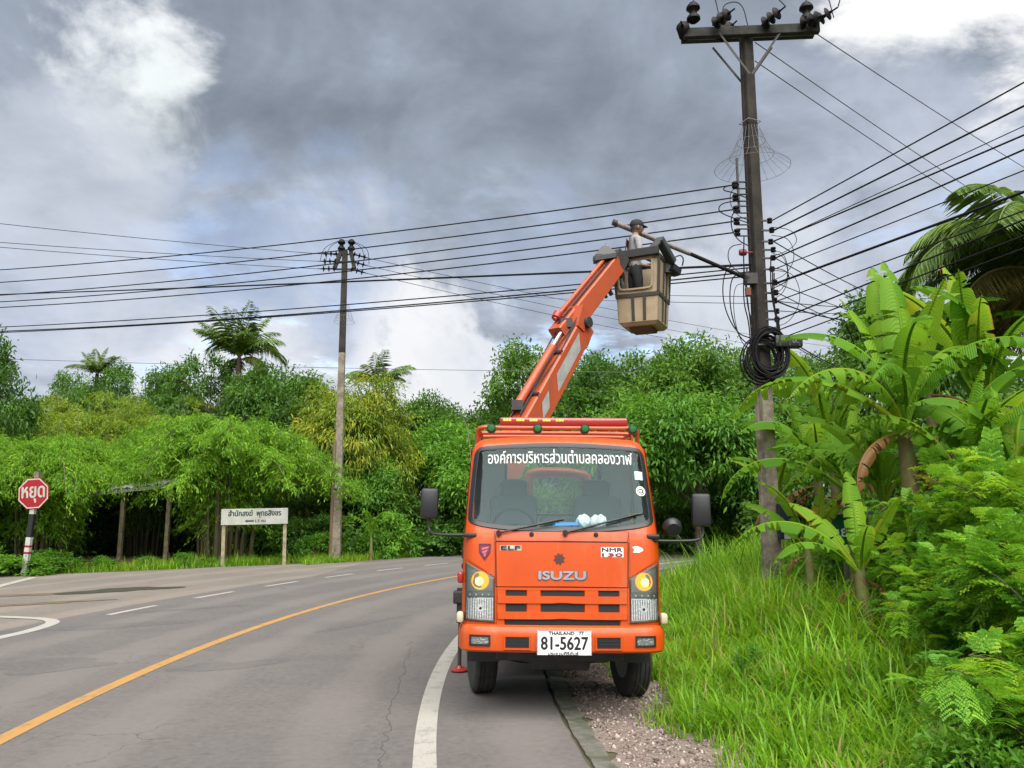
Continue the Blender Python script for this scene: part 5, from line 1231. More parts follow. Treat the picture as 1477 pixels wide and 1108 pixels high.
MB().beam((-.1, .02, -.2), (-.1, .02, zq), .05, .05).build('post', M['steel'], gs)
gb = MB().box((0, -.02, zq), (.95, .015, .42), Matrix.Rotation(math.radians(-6), 3, 'Y'), bev=.004).build('board', M['signgreen'], gs)
lettering('lettering', 'สี่แยกบ้าน', M['white'], lambda v: Vector((v.x, -.029 - v.z, zq - .02 + v.y - v.x * -.10)), .80, .17, bold=.004, parent=gb)

# ------------------------------------------------------------------ the open shed behind the bamboo
sh0 = at(190, 790, 31.5)
shed = empty('open_shed', (sh0.x, 31.5, gz(sh0.x, 31.5)), 'low open shed with pale sheet roof behind the bamboo', 'shed')
M['sheet'] = mat('roof_sheet', (.50, .52, .50), .6, vscale=4, col2=(.36, .38, .36))
b = MB(); n = 40
for i in range(n + 1):
    x = -3.6 + 7.6 * i / n; zc_ = .035 * (1 if i % 2 else -1)
    b.v += [(x, -1.6, 2.25 + .11 * (x + 3.6) + zc_), (x, 3.2, 3.0 + .11 * (x + 3.6) + zc_)]
b.f = [(2 * i, 2 * i + 1, 2 * i + 3, 2 * i + 2) for i in range(n)]; b.m = [0] * n
rf = b.build('roof', M['sheet'], shed)
MB().beam((-3.6, -1.6, 2.16), (4.0, -1.6, 2.98), .05, .12).build('fascia', M['sheet'], rf)
for x, m_ in ((-2.2, 'signgreen'), (.2, 'creamwood'), (1.9, 'creamwood'), (3.7, 'creamwood')): MB().beam((x, -1.35, -.2), (x, -1.35, 2.25 + .11 * (x + 3.6)), .14, .14).build('column', M[m_], shed)
MB().box((.2, 3.3, 1.4), (7.4, .1, 2.9)).build('back_wall', mat('dark_wall', (.08, .085, .075), .9), shed)
MB().box((.1, .6, .02), (8.5, 5.0, .12)).build('floor_slab', mat('slab', (.26, .20, .12), .9, vscale=2, col2=(.20, .15, .08)), shed)
MB().box((.9, 3.2, 1.35), (.5, .06, 1.2)).build('door', mat('door_tan', (.38, .24, .13), .7), shed)
# ------------------------------------------------------------------ vegetation
def nrm(v): return v / np.maximum(np.linalg.norm(v, axis=-1, keepdims=True), 1e-9)
def leaf_quads(p, d, up, ln, wd, tint, fold=.25):
    """diamond leaves folded along the midrib: base, left, tip, right"""
    d = nrm(d); x = nrm(np.cross(d, up)); u = np.cross(x, d); ln = ln[:, None]; wd = wd[:, None]
    mid = p + d * ln * .45
    v = np.stack([p, mid - x * wd * .5 + u * wd * fold, p + d * ln - u * ln * .12, mid + x * wd * .5 + u * wd * fold], 1)
    n = len(p); k = (np.arange(n) * 4)[:, None]
    f = np.concatenate([k + np.array([[0, 1, 2]]), k + np.array([[0, 2, 3]])])
    return v.reshape(-1, 3), f, np.repeat(tint, 4)
def join(parts):
    V, F, T = [], [], []; o = 0
    for v, f, t in parts: V.append(v); F.append(f + o); T.append(t); o += len(v)
    return np.concatenate(V), np.concatenate(F), np.concatenate(T)

M['broad'] = foliage('broad_leaf', [(0, (.035, .090, .012)), (.45, (.065, .165, .018)), (.8, (.115, .25, .024)), (1, (.20, .32, .03))], trans=.4)
M['bright'] = foliage('bright_leaf', [(0, (.050, .145, .014)), (.45, (.090, .25, .020)), (.8, (.155, .34, .026)), (1, (.24, .39, .03))], trans=.42)
M['mango'] = foliage('mango_leaf', [(0, (.055, .115, .012)), (.35, (.115, .20, .016)), (.65, (.25, .34, .022)), (1, (.40, .38, .035))], trans=.4)
M['bamboo'] = foliage('bamboo_leaf', [(0, (.075, .185, .010)), (.45, (.145, .325, .015)), (.8, (.235, .43, .020)), (1, (.33, .47, .026))], trans=.45)
M['bambooy'] = foliage('old_bamboo_leaf', [(0, (.095, .18, .014)), (.45, (.18, .29, .020)), (.8, (.27, .36, .026)), (1, (.37, .37, .035))], trans=.45)
M['palm'] = foliage('palm_leaf', [(0, (.035, .075, .014)), (.5, (.085, .165, .022)), (1, (.18, .27, .04))], trans=.3)
M['palmdry'] = foliage('dry_palm_leaf', [(0, (.08, .09, .022)), (.5, (.15, .155, .038)), (1, (.27, .20, .065))], trans=.3)
M['banana'] = foliage('banana_leaf', [(0, (.055, .165, .010)), (.45, (.110, .275, .014)), (.8, (.185, .35, .018)), (.93, (.28, .36, .022)), (1, (.33, .20, .026))], trans=.48, rough=.55, spec=.22)
def veins(m):
    t = m.node_tree; b = t.nodes['Principled BSDF']; co = nd(t, 'ShaderNodeTexCoord'); wv = nd(t, 'ShaderNodeTexWave'); wv.bands_direction = 'X'
    wv.inputs['Scale'].default_value = 13; wv.inputs['Distortion'].default_value = 1.2; wv.inputs['Detail'].default_value = 2; wv.inputs['Detail Scale'].default_value = .6
    t.links.new(co.outputs['Object'], wv.inputs[0]); bp = nd(t, 'ShaderNodeBump'); bp.inputs['Strength'].default_value = .5; bp.inputs['Distance'].default_value = .01
    t.links.new(wv.outputs['Fac'], bp.inputs['Height']); t.links.new(bp.outputs[0], b.inputs['Normal'])
    tr = [n for n in t.nodes if n.type == 'BSDF_TRANSLUCENT'][0]; t.links.new(bp.outputs[0], tr.inputs['Normal'])
veins(M['banana'])
M['grass'] = foliage('grass_blade', [(0, (.062, .165, .008)), (.4, (.130, .310, .011)), (.8, (.21, .40, .014)), (.95, (.28, .41, .02)), (1, (.32, .27, .09))], trans=.45)
M['feather'] = foliage('feathery_leaf', [(0, (.060, .19, .014)), (.45, (.12, .32, .020)), (.8, (.21, .43, .026)), (1, (.31, .48, .03))], trans=.45)

def crown_mesh(name, m, rx, ry, rz, seed, lobes=9, clumps=210, per=70, leaf=.16, asp=.42, drop=.35, spread=.42, tint0=.45, tspan=.5):
    rg = np.random.default_rng(seed)
    # lobes packed inside an ellipsoid, clumps on the lobes' outer surface, leaves in the clumps
    lc = nrm(rg.normal(size=(lobes, 3))); lc[:, 2] = np.abs(lc[:, 2]) * .95 - .30
    lc *= np.array([rx, ry, rz]) * rg.uniform(.45, .72, (lobes, 1)); lr = rg.uniform(.30, .52, lobes) * min(rx, rz)
    li = rg.integers(0, lobes, clumps); dd = nrm(rg.normal(size=(clumps, 3)) + np.array([0, 0, .25]))
    out_ = nrm(lc[li] / np.array([rx, ry, rz]) + 1e-6)
    dd = nrm(dd + out_ * .55)
    cc = lc[li] + dd * (lr[li] * rg.uniform(.65, 1.12, clumps))[:, None]
    n = clumps * per; ci = np.repeat(np.arange(clumps), per)
    sz = rg.uniform(.6, 1.25, clumps) * spread
    off = rg.normal(size=(n, 3)) * sz[ci][:, None] * np.array([.62, .62, .36])
    p = cc[ci] + off
    d = nrm(off * .8 + dd[ci] * .55 + rg.normal(size=(n, 3)) * .55) - np.array([0, 0, drop])
    up = nrm(np.array([0, 0, 1.0]) + dd[ci] * .5 + rg.normal(size=(n, 3)) * .45)
    tn = np.clip(tint0 + tspan * (rg.normal(size=clumps)[ci] * .26 + rg.normal(size=n) * .20), 0, 1)
    ln = leaf * rg.uniform(.65, 1.35, n)
    v, f, t = leaf_quads(p, d, up, ln, ln * asp * rg.uniform(.8, 1.2, n), tn)
    return np_mesh(name, v, f, m, t), cc
def limb_mesh(h, cc, seed, r=.16, nlimb=16, lean=.3, mater=None):
    rd = random.Random(seed); b = MB(); top = Vector((rd.uniform(-lean, lean), rd.uniform(-lean, lean), h))
    pts = [Vector((0, 0, -.3)), Vector((top.x * .2, top.y * .2, h * .35)), Vector((top.x * .7, top.y * .6, h * .7)), top]
    b.tube(chaikin(pts, 2), list(np.linspace(r * 1.15, r * .5, len(chaikin(pts, 2)))), 8)
    for k in range(nlimb):
        c = Vector(cc[rd.randrange(len(cc))]) + Vector((0, 0, h)); t = rd.uniform(.45, 1.0); s0 = Vector((top.x * t * .9, top.y * t * .9, h * t))
        mid = s0.lerp(c, .5) + Vector((rd.uniform(-.3, .3), rd.uniform(-.3, .3), rd.uniform(0, .5)))
        q = chaikin([s0, mid, c], 2); b.tube(q, list(np.linspace(r * .42, r * .08, len(q))), 5)
    return b
CROWNS = {}
def tree(name, kind, px, ptop, Yd, scale, seed, label, cat='tree', group=None, trunk=None, base_y=None, sx=1.0):
    """kind -> cached crown and trunk meshes; the crown top lands at pixel row ptop"""
    cm, tm, h, rz = CROWNS[kind][seed % len(CROWNS[kind])]
    ptp = at(px, ptop, Yd); zg = gz(ptp.x, Yd); s = (ptp.z - zg) / (h + rz) if scale is None else scale
    o = empty(name, (ptp.x, Yd, zg), label, cat, group, rz=(seed * 2.399) % 6.283)
    o.scale = (s * sx, s * sx, (ptp.z - zg) / (h + rz))
    t_ = link('trunk', tm, o); c_ = link('crown', cm, o, (0, 0, h)); c_['kind'] = 'stuff'; return o
def make_kind(kind, m, h, rx, ry, rz, n=2, r=.16, nl=16, **kw):
    CROWNS[kind] = []
    for i in range(n):
        cm, cc = crown_mesh(kind, m, rx, ry, rz, hash_(kind) + i * 17, **kw)
        tb = limb_mesh(h, cc, i + 3, r, nl).build('trunk', M['bark'], None, smooth_=True); tm = tb.data; bpy.data.objects.remove(tb)
        CROWNS[kind].append((cm, tm, h, rz * .98))
def hash_(s): return sum(ord(c) * (i + 3) for i, c in enumerate(s)) % 9973
make_kind('broadleaf', M['broad'], 4.2, 3.6, 3.4, 3.0, 3, lobes=13, clumps=330, per=60, leaf=.20, asp=.45, spread=.50)
make_kind('bright_broadleaf', M['bright'], 3.2, 3.2, 3.0, 2.6, 2, lobes=12, clumps=300, per=60, leaf=.24, asp=.34, spread=.50, drop=.5)
make_kind('mango', M['mango'], 3.4, 3.6, 3.2, 3.6, 1, lobes=18, clumps=420, per=60, leaf=.26, asp=.24, spread=.42, drop=.75, tint0=.48, tspan=.75)
make_kind('shrub', M['bright'], .45, 1.1, 1.0, .95, 3, r=.04, nl=12, lobes=9, clumps=110, per=42, leaf=.13, asp=.42, spread=.24, drop=.2)
make_kind('dark_shrub', M['broad'], .6, 1.3, 1.2, 1.2, 2, r=.05, nl=12, lobes=9, clumps=130, per=44, leaf=.14, asp=.42, spread=.26, drop=.3)
make_kind('wispy', M['broad'], 5.2, 2.6, 2.4, 2.2, 2, r=.12, lobes=14, clumps=150, per=46, leaf=.18, asp=.42, spread=.40)

# ---- bamboo clumps: arching culms, leaf sprays drooping from the upper part
def bamboo_mesh(seed, H, R, ncul, m, per=70):
    rg = np.random.default_rng(seed); P_, D_, T_ = [], [], []; b = MB()
    for k in range(ncul):
        a = rg.uniform(0, 6.2832); out_ = np.array([math.cos(a), math.sin(a), 0]); r0 = rg.uniform(0, .55); h = H * rg.uniform(.74, 1.0); reach = R * rg.uniform(.15, 1.0) ** .8
        t = np.linspace(0, 1, 12)[:, None]
        path = out_ * (r0 + reach * t ** 1.9) + np.array([0, 0, 1]) * (h * (np.sin(t * 1.75) / math.sin(1.57)) - h * .52 * t ** 3.0 * (reach / R) ** 1.3)
        b.tube([tuple(q) for q in path], list(np.linspace(.035, .010, 12)), 5, cap=False)
        ns = per; tt = 1 - rg.beta(1.0, 1.3, ns) * .84; ii = tt * 11; i0 = np.minimum(ii.astype(int), 10); fr = (ii - i0)[:, None]
        base = path[i0] * (1 - fr) + path[i0 + 1] * fr
        side_ = nrm(rg.normal(size=(ns, 3)) * np.array([1, 1, .3]) + out_ * .5); bl = rg.uniform(.15, .95, ns)[:, None]
        nl = 25; s = rg.uniform(.1, 1, (ns, nl, 1))
        tip = base[:, None] + side_[:, None] * bl[:, None] * s - np.array([0, 0, 1]) * (s ** 2) * bl[:, None] * .55 + rg.normal(size=(ns, nl, 3)) * .05
        dd = nrm(side_[:, None] * .7 + rg.normal(size=(ns, nl, 3)) * .45 - np.array([0, 0, .85]))
        P_.append(tip.reshape(-1, 3)); D_.append(dd.reshape(-1, 3)); T_.append(np.repeat(np.clip(.45 + rg.normal(size=ns) * .15, 0, 1), nl) + rg.normal(size=ns * nl) * .12)
    p = np.concatenate(P_); d = np.concatenate(D_); t = np.clip(np.concatenate(T_), 0, 1); n = len(p)
    ln = rg.uniform(.075, .165, n); v, f, tt = leaf_quads(p, d, nrm(rg.normal(size=(n, 3)) + np.array([0, 0, 1.0])), ln, ln * rg.uniform(.16, .26, n), t, .1)
    # pole-thin stems rising from the stool
    for k in range(int(ncul * .7)):
        a = rg.uniform(0, 6.28); r = rg.uniform(.1, .75); b.tube([(r * math.cos(a), r * math.sin(a), -.2), (r * 1.3 * math.cos(a), r * 1.3 * math.sin(a), H * .5)], .028, 5, cap=False)
    o = b.build('culms', M['culm'], None, smooth_=True); cm = o.data; bpy.data.objects.remove(o)
    return np_mesh('bamboo_foliage', v, f, m, tt), cm
BAM = [bamboo_mesh(3, 5.2, 3.1, 48, M['bamboo'], 80), bamboo_mesh(8, 5.2, 2.8, 46, M['bamboo'], 78)]
BAMY = [bamboo_mesh(15, 7.0, 3.2, 44, M['bambooy'], 70)]
def bamboo(px, ptop, Yd, var, label, sx=1.0, src=BAM, H=5.2):
    q = at(px, ptop, Yd); zg = gz(q.x, Yd); sz = (q.z - zg) / (H * 1.03)
    o = empty('bamboo_clump', (q.x, Yd, zg), label, 'bamboo', 'bamboo clumps along the side road', rz=px * .37 % 6.28); o.scale = (sx, sx, sz)
    lf, cm = src[var % len(src)]; link('culms', cm, o)['kind'] = 'stuff'; link('foliage', lf, o)['kind'] = 'stuff'
bamboo(-75, 585, 24.6, 1, 'bamboo clump standing beyond the stop sign at the end of the row', 1.1)
bamboo(75, 590, 26.4, 0, 'rounded bamboo clump directly behind the stop sign', 1.12)
bamboo(335, 562, 29.8, 0, 'big rounded bright bamboo clump overhanging the temple sign', 1.35)
bamboo(225, 585, 33.0, 1, 'bamboo clump rising over the shed roof', 1.1)
bamboo(5, 546, 32.0, 0, 'yellowish bamboo rising behind the stop sign clump', 1.15, BAMY, 7.0)
bamboo(115, 538, 33.5, 0, 'yellowish bamboo rising behind the shed', 1.15, BAMY, 7.0)
bamboo(235, 542, 35.0, 0, 'yellowish bamboo between the shed and the coconut palm', 1.15, BAMY, 7.0)

# ---- broadleaf trees
tree('mango_tree', 'mango', 512, 530, 35, .86, 0, 'mango tree with yellow-green new leaves behind the far pole', 'mango tree')
GT = 'trees along the far side of the road'
BT = [(-35, 428, 27, 'broadleaf', .62, 'tall dark tree beyond the stop sign whose top clears the bamboo'),
 (180, 512, 52, 'wispy', 1.0, 'thin-crowned tree peering over the yellowish bamboo'), (255, 520, 50, 'wispy', 1.0, 'sparse tree beside the coconut palm, nearer the shed'),
 (312, 496, 36, 'wispy', .85, 'dark branching tree against the coconut palm trunk'), (372, 520, 35.5, 'broadleaf', .75, 'leafy tree hiding the coconut palm trunk'), (95, 522, 56, 'wispy', 1.0, 'faint far tree top behind the yellowish bamboo and stop sign'),
 (420, 522, 46, 'broadleaf', 1.1, 'dull green tree between the coconut palm and the mango tree'),
 (590, 562, 46, 'broadleaf', 1.0, 'dark leafy tree next to the mango tree'), (660, 572, 50, 'broadleaf', 1.05, 'dark leafy tree seen past the truck mirror'), (735, 560, 52, 'broadleaf', 1.0, 'dark tree behind the foot of the boom'),
 (620, 600, 38, 'bright_broadleaf', .95, 'bright green tree near the mango tree, lower than its neighbours'), (700, 610, 36, 'bright_broadleaf', .9, 'bright green tree beside the truck cab roof'),
 (775, 484, 46, 'wispy', 1.25, 'tall thin-leaved tree rising beside the lower boom'), (860, 500, 44, 'broadleaf', 1.2, 'dark tree under the basket'),
 (955, 472, 40, 'broadleaf', 1.15, 'tall dark tree whose top reaches the basket floor'), (1050, 478, 42, 'broadleaf', 1.15, 'dark tree touching the coiled cables of the near pole'),
 (1150, 498, 46, 'wispy', 1.15, 'thin-crowned tree seen past the splice closure'), (1000, 556, 32, 'bright_broadleaf', 1.0, 'bright feathery tree in front of the dark trees by the near pole'),
 (900, 560, 33, 'bright_broadleaf', 1.0, 'bright green tree behind the truck roof rack'), (1075, 590, 33, 'bright_broadleaf', .9, 'bright green tree half hidden by the near pole'),
 (1200, 545, 40, 'broadleaf', 1.0, 'dark tree behind the banana leaves'), (1300, 395, 24, 'broadleaf', .75, 'dark round-topped tree behind the tallest banana'),
 (1420, 520, 30, 'broadleaf', .9, 'dark tree below the drooping coconut palm'), (1560, 500, 26, 'broadleaf', .9, 'dark tree beyond the coconut palm'), (545, 640, 34, 'bright_broadleaf', .6, 'small bright tree under the mango tree')]
for i, (px, pt, Yd, kd, s, lbl) in enumerate(BT): tree('broadleaf_tree', kd, px, pt, Yd, s, i, lbl, 'tree', GT)
# a far wood closing every gap
far_ = []
rg = np.random.default_rng(77)
cmF, _ = crown_mesh('far_wood', M['broad'], 3.4, 3.2, 4.6, 5, lobes=16, clumps=200, per=26, leaf=.50, asp=.5, spread=.7)
vF = np.empty(len(cmF.vertices) * 3, np.float32); cmF.vertices.foreach_get('co', vF); vF = vF.reshape(-1, 3)
fF = np.empty(len(cmF.polygons) * 3, np.int32); cmF.loops.foreach_get('vertex_index', fF); fF = fF.reshape(-1, 3)
tF = np.empty(len(vF), np.float32); cmF.attributes['tint'].data.foreach_get('value', tF)
for i, px in enumerate(range(-350, 1900, 110)):
    Yd = 62 + 8 * rg.random(); q = at(px, 590 if 500 < px < 1100 else 575, Yd); s = 1.15 * rg.uniform(.9, 1.2); a = rg.uniform(0, 6.28); c, s_ = math.cos(a), math.sin(a)
    w = vF.copy(); w[:, :2] = w[:, :2] @ np.array([[c, s_], [-s_, c]]); top = w[:, 2].max(); w = w * s; w += np.array([q.x, Yd, q.z - top * s]); far_.append((w, fF, tF))
for i, px in enumerate(range(-380, 1900, 70)):
    Yd = 54 + 6 * rg.random(); q = at(px, 700, Yd); s = 1.0 * rg.uniform(.9, 1.2); w = vF.copy(); w[:, 0] *= (-1) ** i; top = w[:, 2].max(); w = w * s; w += np.array([q.x, Yd, q.z - top * s]); far_.append((w, fF, tF))
v, f, t = join(far_)
tag(link('far_wood', np_mesh('far_wood', v, f, M['broad'], t)), 'dark far wood closing the view behind all the trees', 'wood', kind='stuff')

# ---- roadside shrubs across the road
GS = 'shrubs along the far road edge'
SH = [(20, 800, 23.5, 'shrub', 'low leafy shrub at the foot of the stop sign', 1.0), (-40, 765, 23, 'shrub', 'taller leafy shrub beyond the stop sign post', 1.0), (75, 790, 24.6, 'shrub', 'low shrub between the stop sign and the shed', .8),
 (265, 797, 27.2, 'shrub', 'small round weed clump at the foot of the big bamboo', .35), (300, 803, 27.8, 'shrub', 'small weed clump beside the temple sign post', .35), (150, 800, 26.0, 'shrub', 'small weed clump in front of the shed floor', .4), (210, 803, 26.6, 'shrub', 'small weed clump in front of the shed columns', .4),
 (365, 745, 31.5, 'dark_shrub', 'dark bush behind the temple sign board', 1.2), (445, 735, 31.5, 'dark_shrub', 'dark bush between the temple sign and the far pole', 1.3), (455, 768, 30.2, 'shrub', 'pale green bush just left of the far pole foot'.replace('left of', 'before'), .8),
 (520, 690, 34, 'dark_shrub', 'tall dark bush behind the far pole', 1.6), (560, 735, 32.5, 'shrub', 'rounded bush with arching leaves near the far pole', 1.1), (600, 700, 36, 'dark_shrub', 'dark bush beneath the small bright tree', 1.6), (640, 740, 35, 'dark_shrub', 'dark bush next to the truck mirror', 1.5), (690, 690, 38, 'dark_shrub', 'dark bush hidden behind the truck cab', 1.6),
 (985, 690, 36, 'dark_shrub', 'dark bush between truck and near pole', 1.6), (1040, 700, 38, 'dark_shrub', 'dark bush behind the truck side mirror', 1.7), (1090, 690, 34, 'dark_shrub', 'dark bush behind the near pole foot', 1.6), (940, 680, 40, 'dark_shrub', 'dark bush behind the truck windscreen', 1.8), (860, 690, 42, 'dark_shrub', 'dark bush behind the cab seats', 1.8), (780, 690, 42, 'dark_shrub', 'dark bush behind the steering wheel', 1.8),
 (1150, 700, 26, 'dark_shrub', 'dark bush between the near pole and bananas', 1.4), (1220, 640, 22, 'dark_shrub', 'dark bush behind the green placard', 1.5), (1330, 600, 20, 'dark_shrub', 'dark bush behind the tallest banana stem', 1.6), (1430, 560, 18, 'dark_shrub', 'dark bush at the foot of the coconut palm', 1.6), (1530, 600, 15, 'dark_shrub', 'dark bush beyond the coconut palm foot', 1.4),
 (120, 735, 33.5, 'dark_shrub', 'dark bush behind the green shed column', 1.2), (30, 720, 27.5, 'dark_shrub', 'dark bush in the shade behind the stop sign', 1.4), (-30, 700, 27.5, 'dark_shrub', 'dark bush in the shade beyond the stop sign', 1.5)]
SH += [(1200, 760, 12.4, 'shrub', 'leafy shrub at the foot of the bananas by the pole', .7), (1290, 770, 11.6, 'shrub', 'leafy shrub under the green placard', .7), (1350, 690, 11.5, 'shrub', 'leafy shrub between banana stems', .9), (1460, 640, 10.8, 'shrub', 'leafy shrub under the palm fronds', 1.0), (415, 672, 40, 'dark_shrub', 'tall dark bush between bamboo and mango tree', 1.7), (440, 690, 38.5, 'dark_shrub', 'dark bush under the edge of the mango tree', 1.7), (462, 668, 41, 'dark_shrub', 'tall dark bush behind the mango tree edge', 1.7), (395, 725, 36, 'dark_shrub', 'dark bush deep behind the temple sign posts', 1.7), (300, 715, 36.5, 'dark_shrub', 'dark bush deep behind the big bamboo', 1.7), (470, 715, 37, 'dark_shrub', 'dark bush deep behind the far pole', 1.7), (565, 700, 39, 'dark_shrub', 'dark bush deep behind the mango trunk', 1.7), (230, 720, 37, 'dark_shrub', 'dark bush behind the shed back wall', 1.7)]
for i, (px, pt, Yd, kd, lbl, s) in enumerate(SH): tree('shrub', kd, px, pt, Yd, s, i, lbl, 'shrub', GS)

# ---- palms
def frond_mesh(name, L_, droop, seed, m, npair=34, w0=.75, lw=.058):
    rg = np.random.default_rng(seed); t = np.linspace(0, 1, 16)
    ang = .95 - droop * t ** 1.3; step = L_ / 15; x = np.concatenate([[0], np.cumsum(np.cos(ang[:-1]) * step)]); z = np.concatenate([[0], np.cumsum(np.sin(ang[:-1]) * step)])
    b = MB(); b.tube([(x[i], 0, z[i]) for i in range(16)], list(np.linspace(.035, .008, 16)), 5)
    V = np.array(b.v); Fq = [f for f in b.f if len(f) == 4]; F1 = np.array([[f[0], f[1], f[2]] for f in Fq] + [[f[0], f[2], f[3]] for f in Fq])
    parts = [(V, F1, np.full(len(V), .75))]
    tt = np.linspace(.12, .99, npair); px = np.interp(tt, t, x); pz = np.interp(tt, t, z); ca = np.interp(tt, t, ang)
    for sg in (-1, 1):
        ln = w0 * np.sin(np.clip(tt * 2.7 + .35, 0, 3.0)) ** .7 * rg.uniform(.85, 1.1, npair)
        d = np.stack([np.cos(ca) * .55 + .1, sg * np.ones(npair) * .8, np.sin(ca) * .5 - .32 - rg.uniform(0, .35, npair)], 1)
        p = np.stack([px, np.zeros(npair), pz], 1)
        parts.append(leaf_quads(p, d, np.tile([0, 0, 1.0], (npair, 1)), ln, np.full(npair, lw), np.clip(.5 + rg.normal(size=npair) * .2, 0, 1), .1))
    v, f, tn = join(parts); return np_mesh(name, v, f, m, tn)
FR = [frond_mesh('frond', 2.6, 1.5, 1, M['palm']), frond_mesh('frond', 2.7, 2.1, 2, M['palm']), frond_mesh('frond', 2.5, .8, 3, M['palm']), frond_mesh('dry_frond', 2.3, 2.9, 4, M['palmdry'])]
FRN = [frond_mesh('frond', 3.0, 1.7, 21, M['palm'], 85, .85, .036), frond_mesh('frond', 3.1, 2.3, 22, M['palm'], 85, .9, .036), frond_mesh('frond', 2.8, .9, 23, M['palm'], 80, .8, .036), frond_mesh('dry_frond', 2.8, 2.3, 24, M['palmdry'], 80, .9, .036)]
def palm(px, pc, Yd, s, nf, label, seed=1, dry=3, FR=FR, upr=.48):
    q = at(px, pc, Yd); zg = gz(q.x, Yd); h = (q.z - zg); rd = random.Random(seed)
    o = empty('coconut_palm', (q.x, Yd, zg), label, 'palm tree', 'coconut palms')
    pts = chaikin([(0.25, 0, -.3), (.22, 0, h * .4), (.05, 0, h * .8), (0, 0, h)], 2)
    MB().tube(pts, list(np.linspace(.17, .11, len(pts))), 10).build('trunk', M['bark'], o, smooth_=True)
    for k in range(nf):
        el = rd.random(); me_ = FR[2] if el > upr else FR[0] if el > upr * .4 else FR[1]
        fr = link('frond', me_, o, (0, 0, h), (0, rd.uniform(-.25, .25) - (.15 + .5 * rd.random() if el > upr else 0), k * 2.399 + rd.uniform(-.2, .2))); sc1 = s * rd.uniform(.85, 1.1); fr.scale = (sc1, sc1, sc1)
    for k in range(dry): 
        fr = link('dry_frond', FR[3], o, (0, 0, h - .15), (0, .5, rd.uniform(0, 6.28))); fr.scale = (s * .9,) * 3
palm(345, 516, 37, 1.05, 20, 'coconut palm with ragged crown above the bamboo', 4, 5)
palm(140, 540, 52, .8, 16, 'small far palm top above the yellowish bamboo', 6, 0)
palm(545, 556, 48, 1.0, 14, 'palm crown peering over the mango tree', 9, 0)
palm(1530, 392, 12.5, .98, 28, 'drooping coconut palm towering behind the banana plants', 12, 10, FRN, .8)

# ---- bananas
def banana_leaf_mesh(name, L_, W_, droop, seed, tears, m, tint0=.5, fold=.35, el0=1.15):
    """one leaf: petiole, midrib and a blade in strips that tear and sag apart"""
    rg = np.random.default_rng(seed); n = 30; t = np.linspace(0, 1, n + 1); ang = el0 - droop * t ** 1.5; st = L_ / n
    x = np.concatenate([[0], np.cumsum(np.cos(ang[:-1]) * st)]); z = np.concatenate([[0], np.cumsum(np.sin(ang[:-1]) * st)])
    b = MB(); b.tube([(x[i], 0, z[i] - .008) for i in range(n + 1)], list(np.linspace(.032, .006, n + 1) * (L_ / 2.0)), 5)
    V = np.array(b.v); Fq = [f for f in b.f if len(f) == 4]
    parts = [(V, np.array([[f[0], f[1], f[2]] for f in Fq] + [[f[0], f[2], f[3]] for f in Fq]), np.full(len(V), .82))]
    w = W_ * np.clip(np.sin(np.clip((t - .17) / .83, 0, 1) ** .75 * math.pi), 0, 1) ** .62
    nxt = np.stack([np.cos(ang), np.zeros(n + 1), np.sin(ang)], 1); upv = np.stack([-np.sin(ang), np.zeros(n + 1), np.cos(ang)], 1)
    for sg in (-1, 1):
        grp = 0; sag = rg.uniform(0, .2); i = int(.17 * n)
        while i < n:
            k = min(n - i, int(rg.integers(1, 4)) if rg.random() < tears else int(rg.integers(4, 9))); sag = fold + rg.uniform(-.15, .35) * (1 if tears > .3 else .4)
            vs = []; gapf = .012 + .035 * tears
            for j in range(k + 1):
                q = i + j; base = np.array([x[q], 0, z[q]]); ww = w[q]
                sh_ = (gapf if j == 0 else -gapf if j == k else 0) * L_ / 2
                for s in (0, .35, .7, 1.0):
                    a = sag * s * 1.35 + .0; lat = ww * s * math.cos(a * .8); dz = -ww * s * math.sin(a * .8) + .10 * ww * math.sin(s * 3.1) * (1 - tears)
                    vs.append(base + np.array([0, sg * lat, 0]) + upv[q] * dz + nxt[q] * (s * ww * .12 + sh_ * s + .012 * math.sin(q * 2.1 + s * 4) * s))
            F_ = []
            for j in range(k):
                for c in range(3): a0 = j * 4 + c; F_ += [[a0, a0 + 1, a0 + 5], [a0, a0 + 5, a0 + 4]]
            tb = np.clip(tint0 + rg.normal() * .12, 0, .9); tv = np.tile(np.array([0.02, 0, 0, (.30 if rg.random() < .3 else 0)]), k + 1) + tb
            parts.append((np.array(vs), np.array(F_), np.clip(tv, 0, 1))); i += k
    v, f, tn = join(parts); return np_mesh(name, v, f, m, tn, True)
BL = [banana_leaf_mesh('leaf', 2.3, .21, 1.9, 1, .75, M['banana'], .45), banana_leaf_mesh('leaf', 2.4, .23, 2.2, 2, .80, M['banana'], .52, .55), banana_leaf_mesh('leaf', 2.1, .21, 1.2, 3, .65, M['banana'], .60, .3), banana_leaf_mesh('leaf', 2.2, .22, 2.1, 4, .95, M['banana'], .45, .65), banana_leaf_mesh('leaf', 2.0, .19, .55, 5, .55, M['banana'], .66, .2, 1.35)]
DRY = banana_leaf_mesh('dry_leaf', 1.5, .16, 1.85, 9, .7, foliage('dead_banana_leaf', [(0, (.08, .045, .016)), (.5, (.19, .095, .028)), (1, (.28, .16, .045))], .2), .5, 1.1, .1)
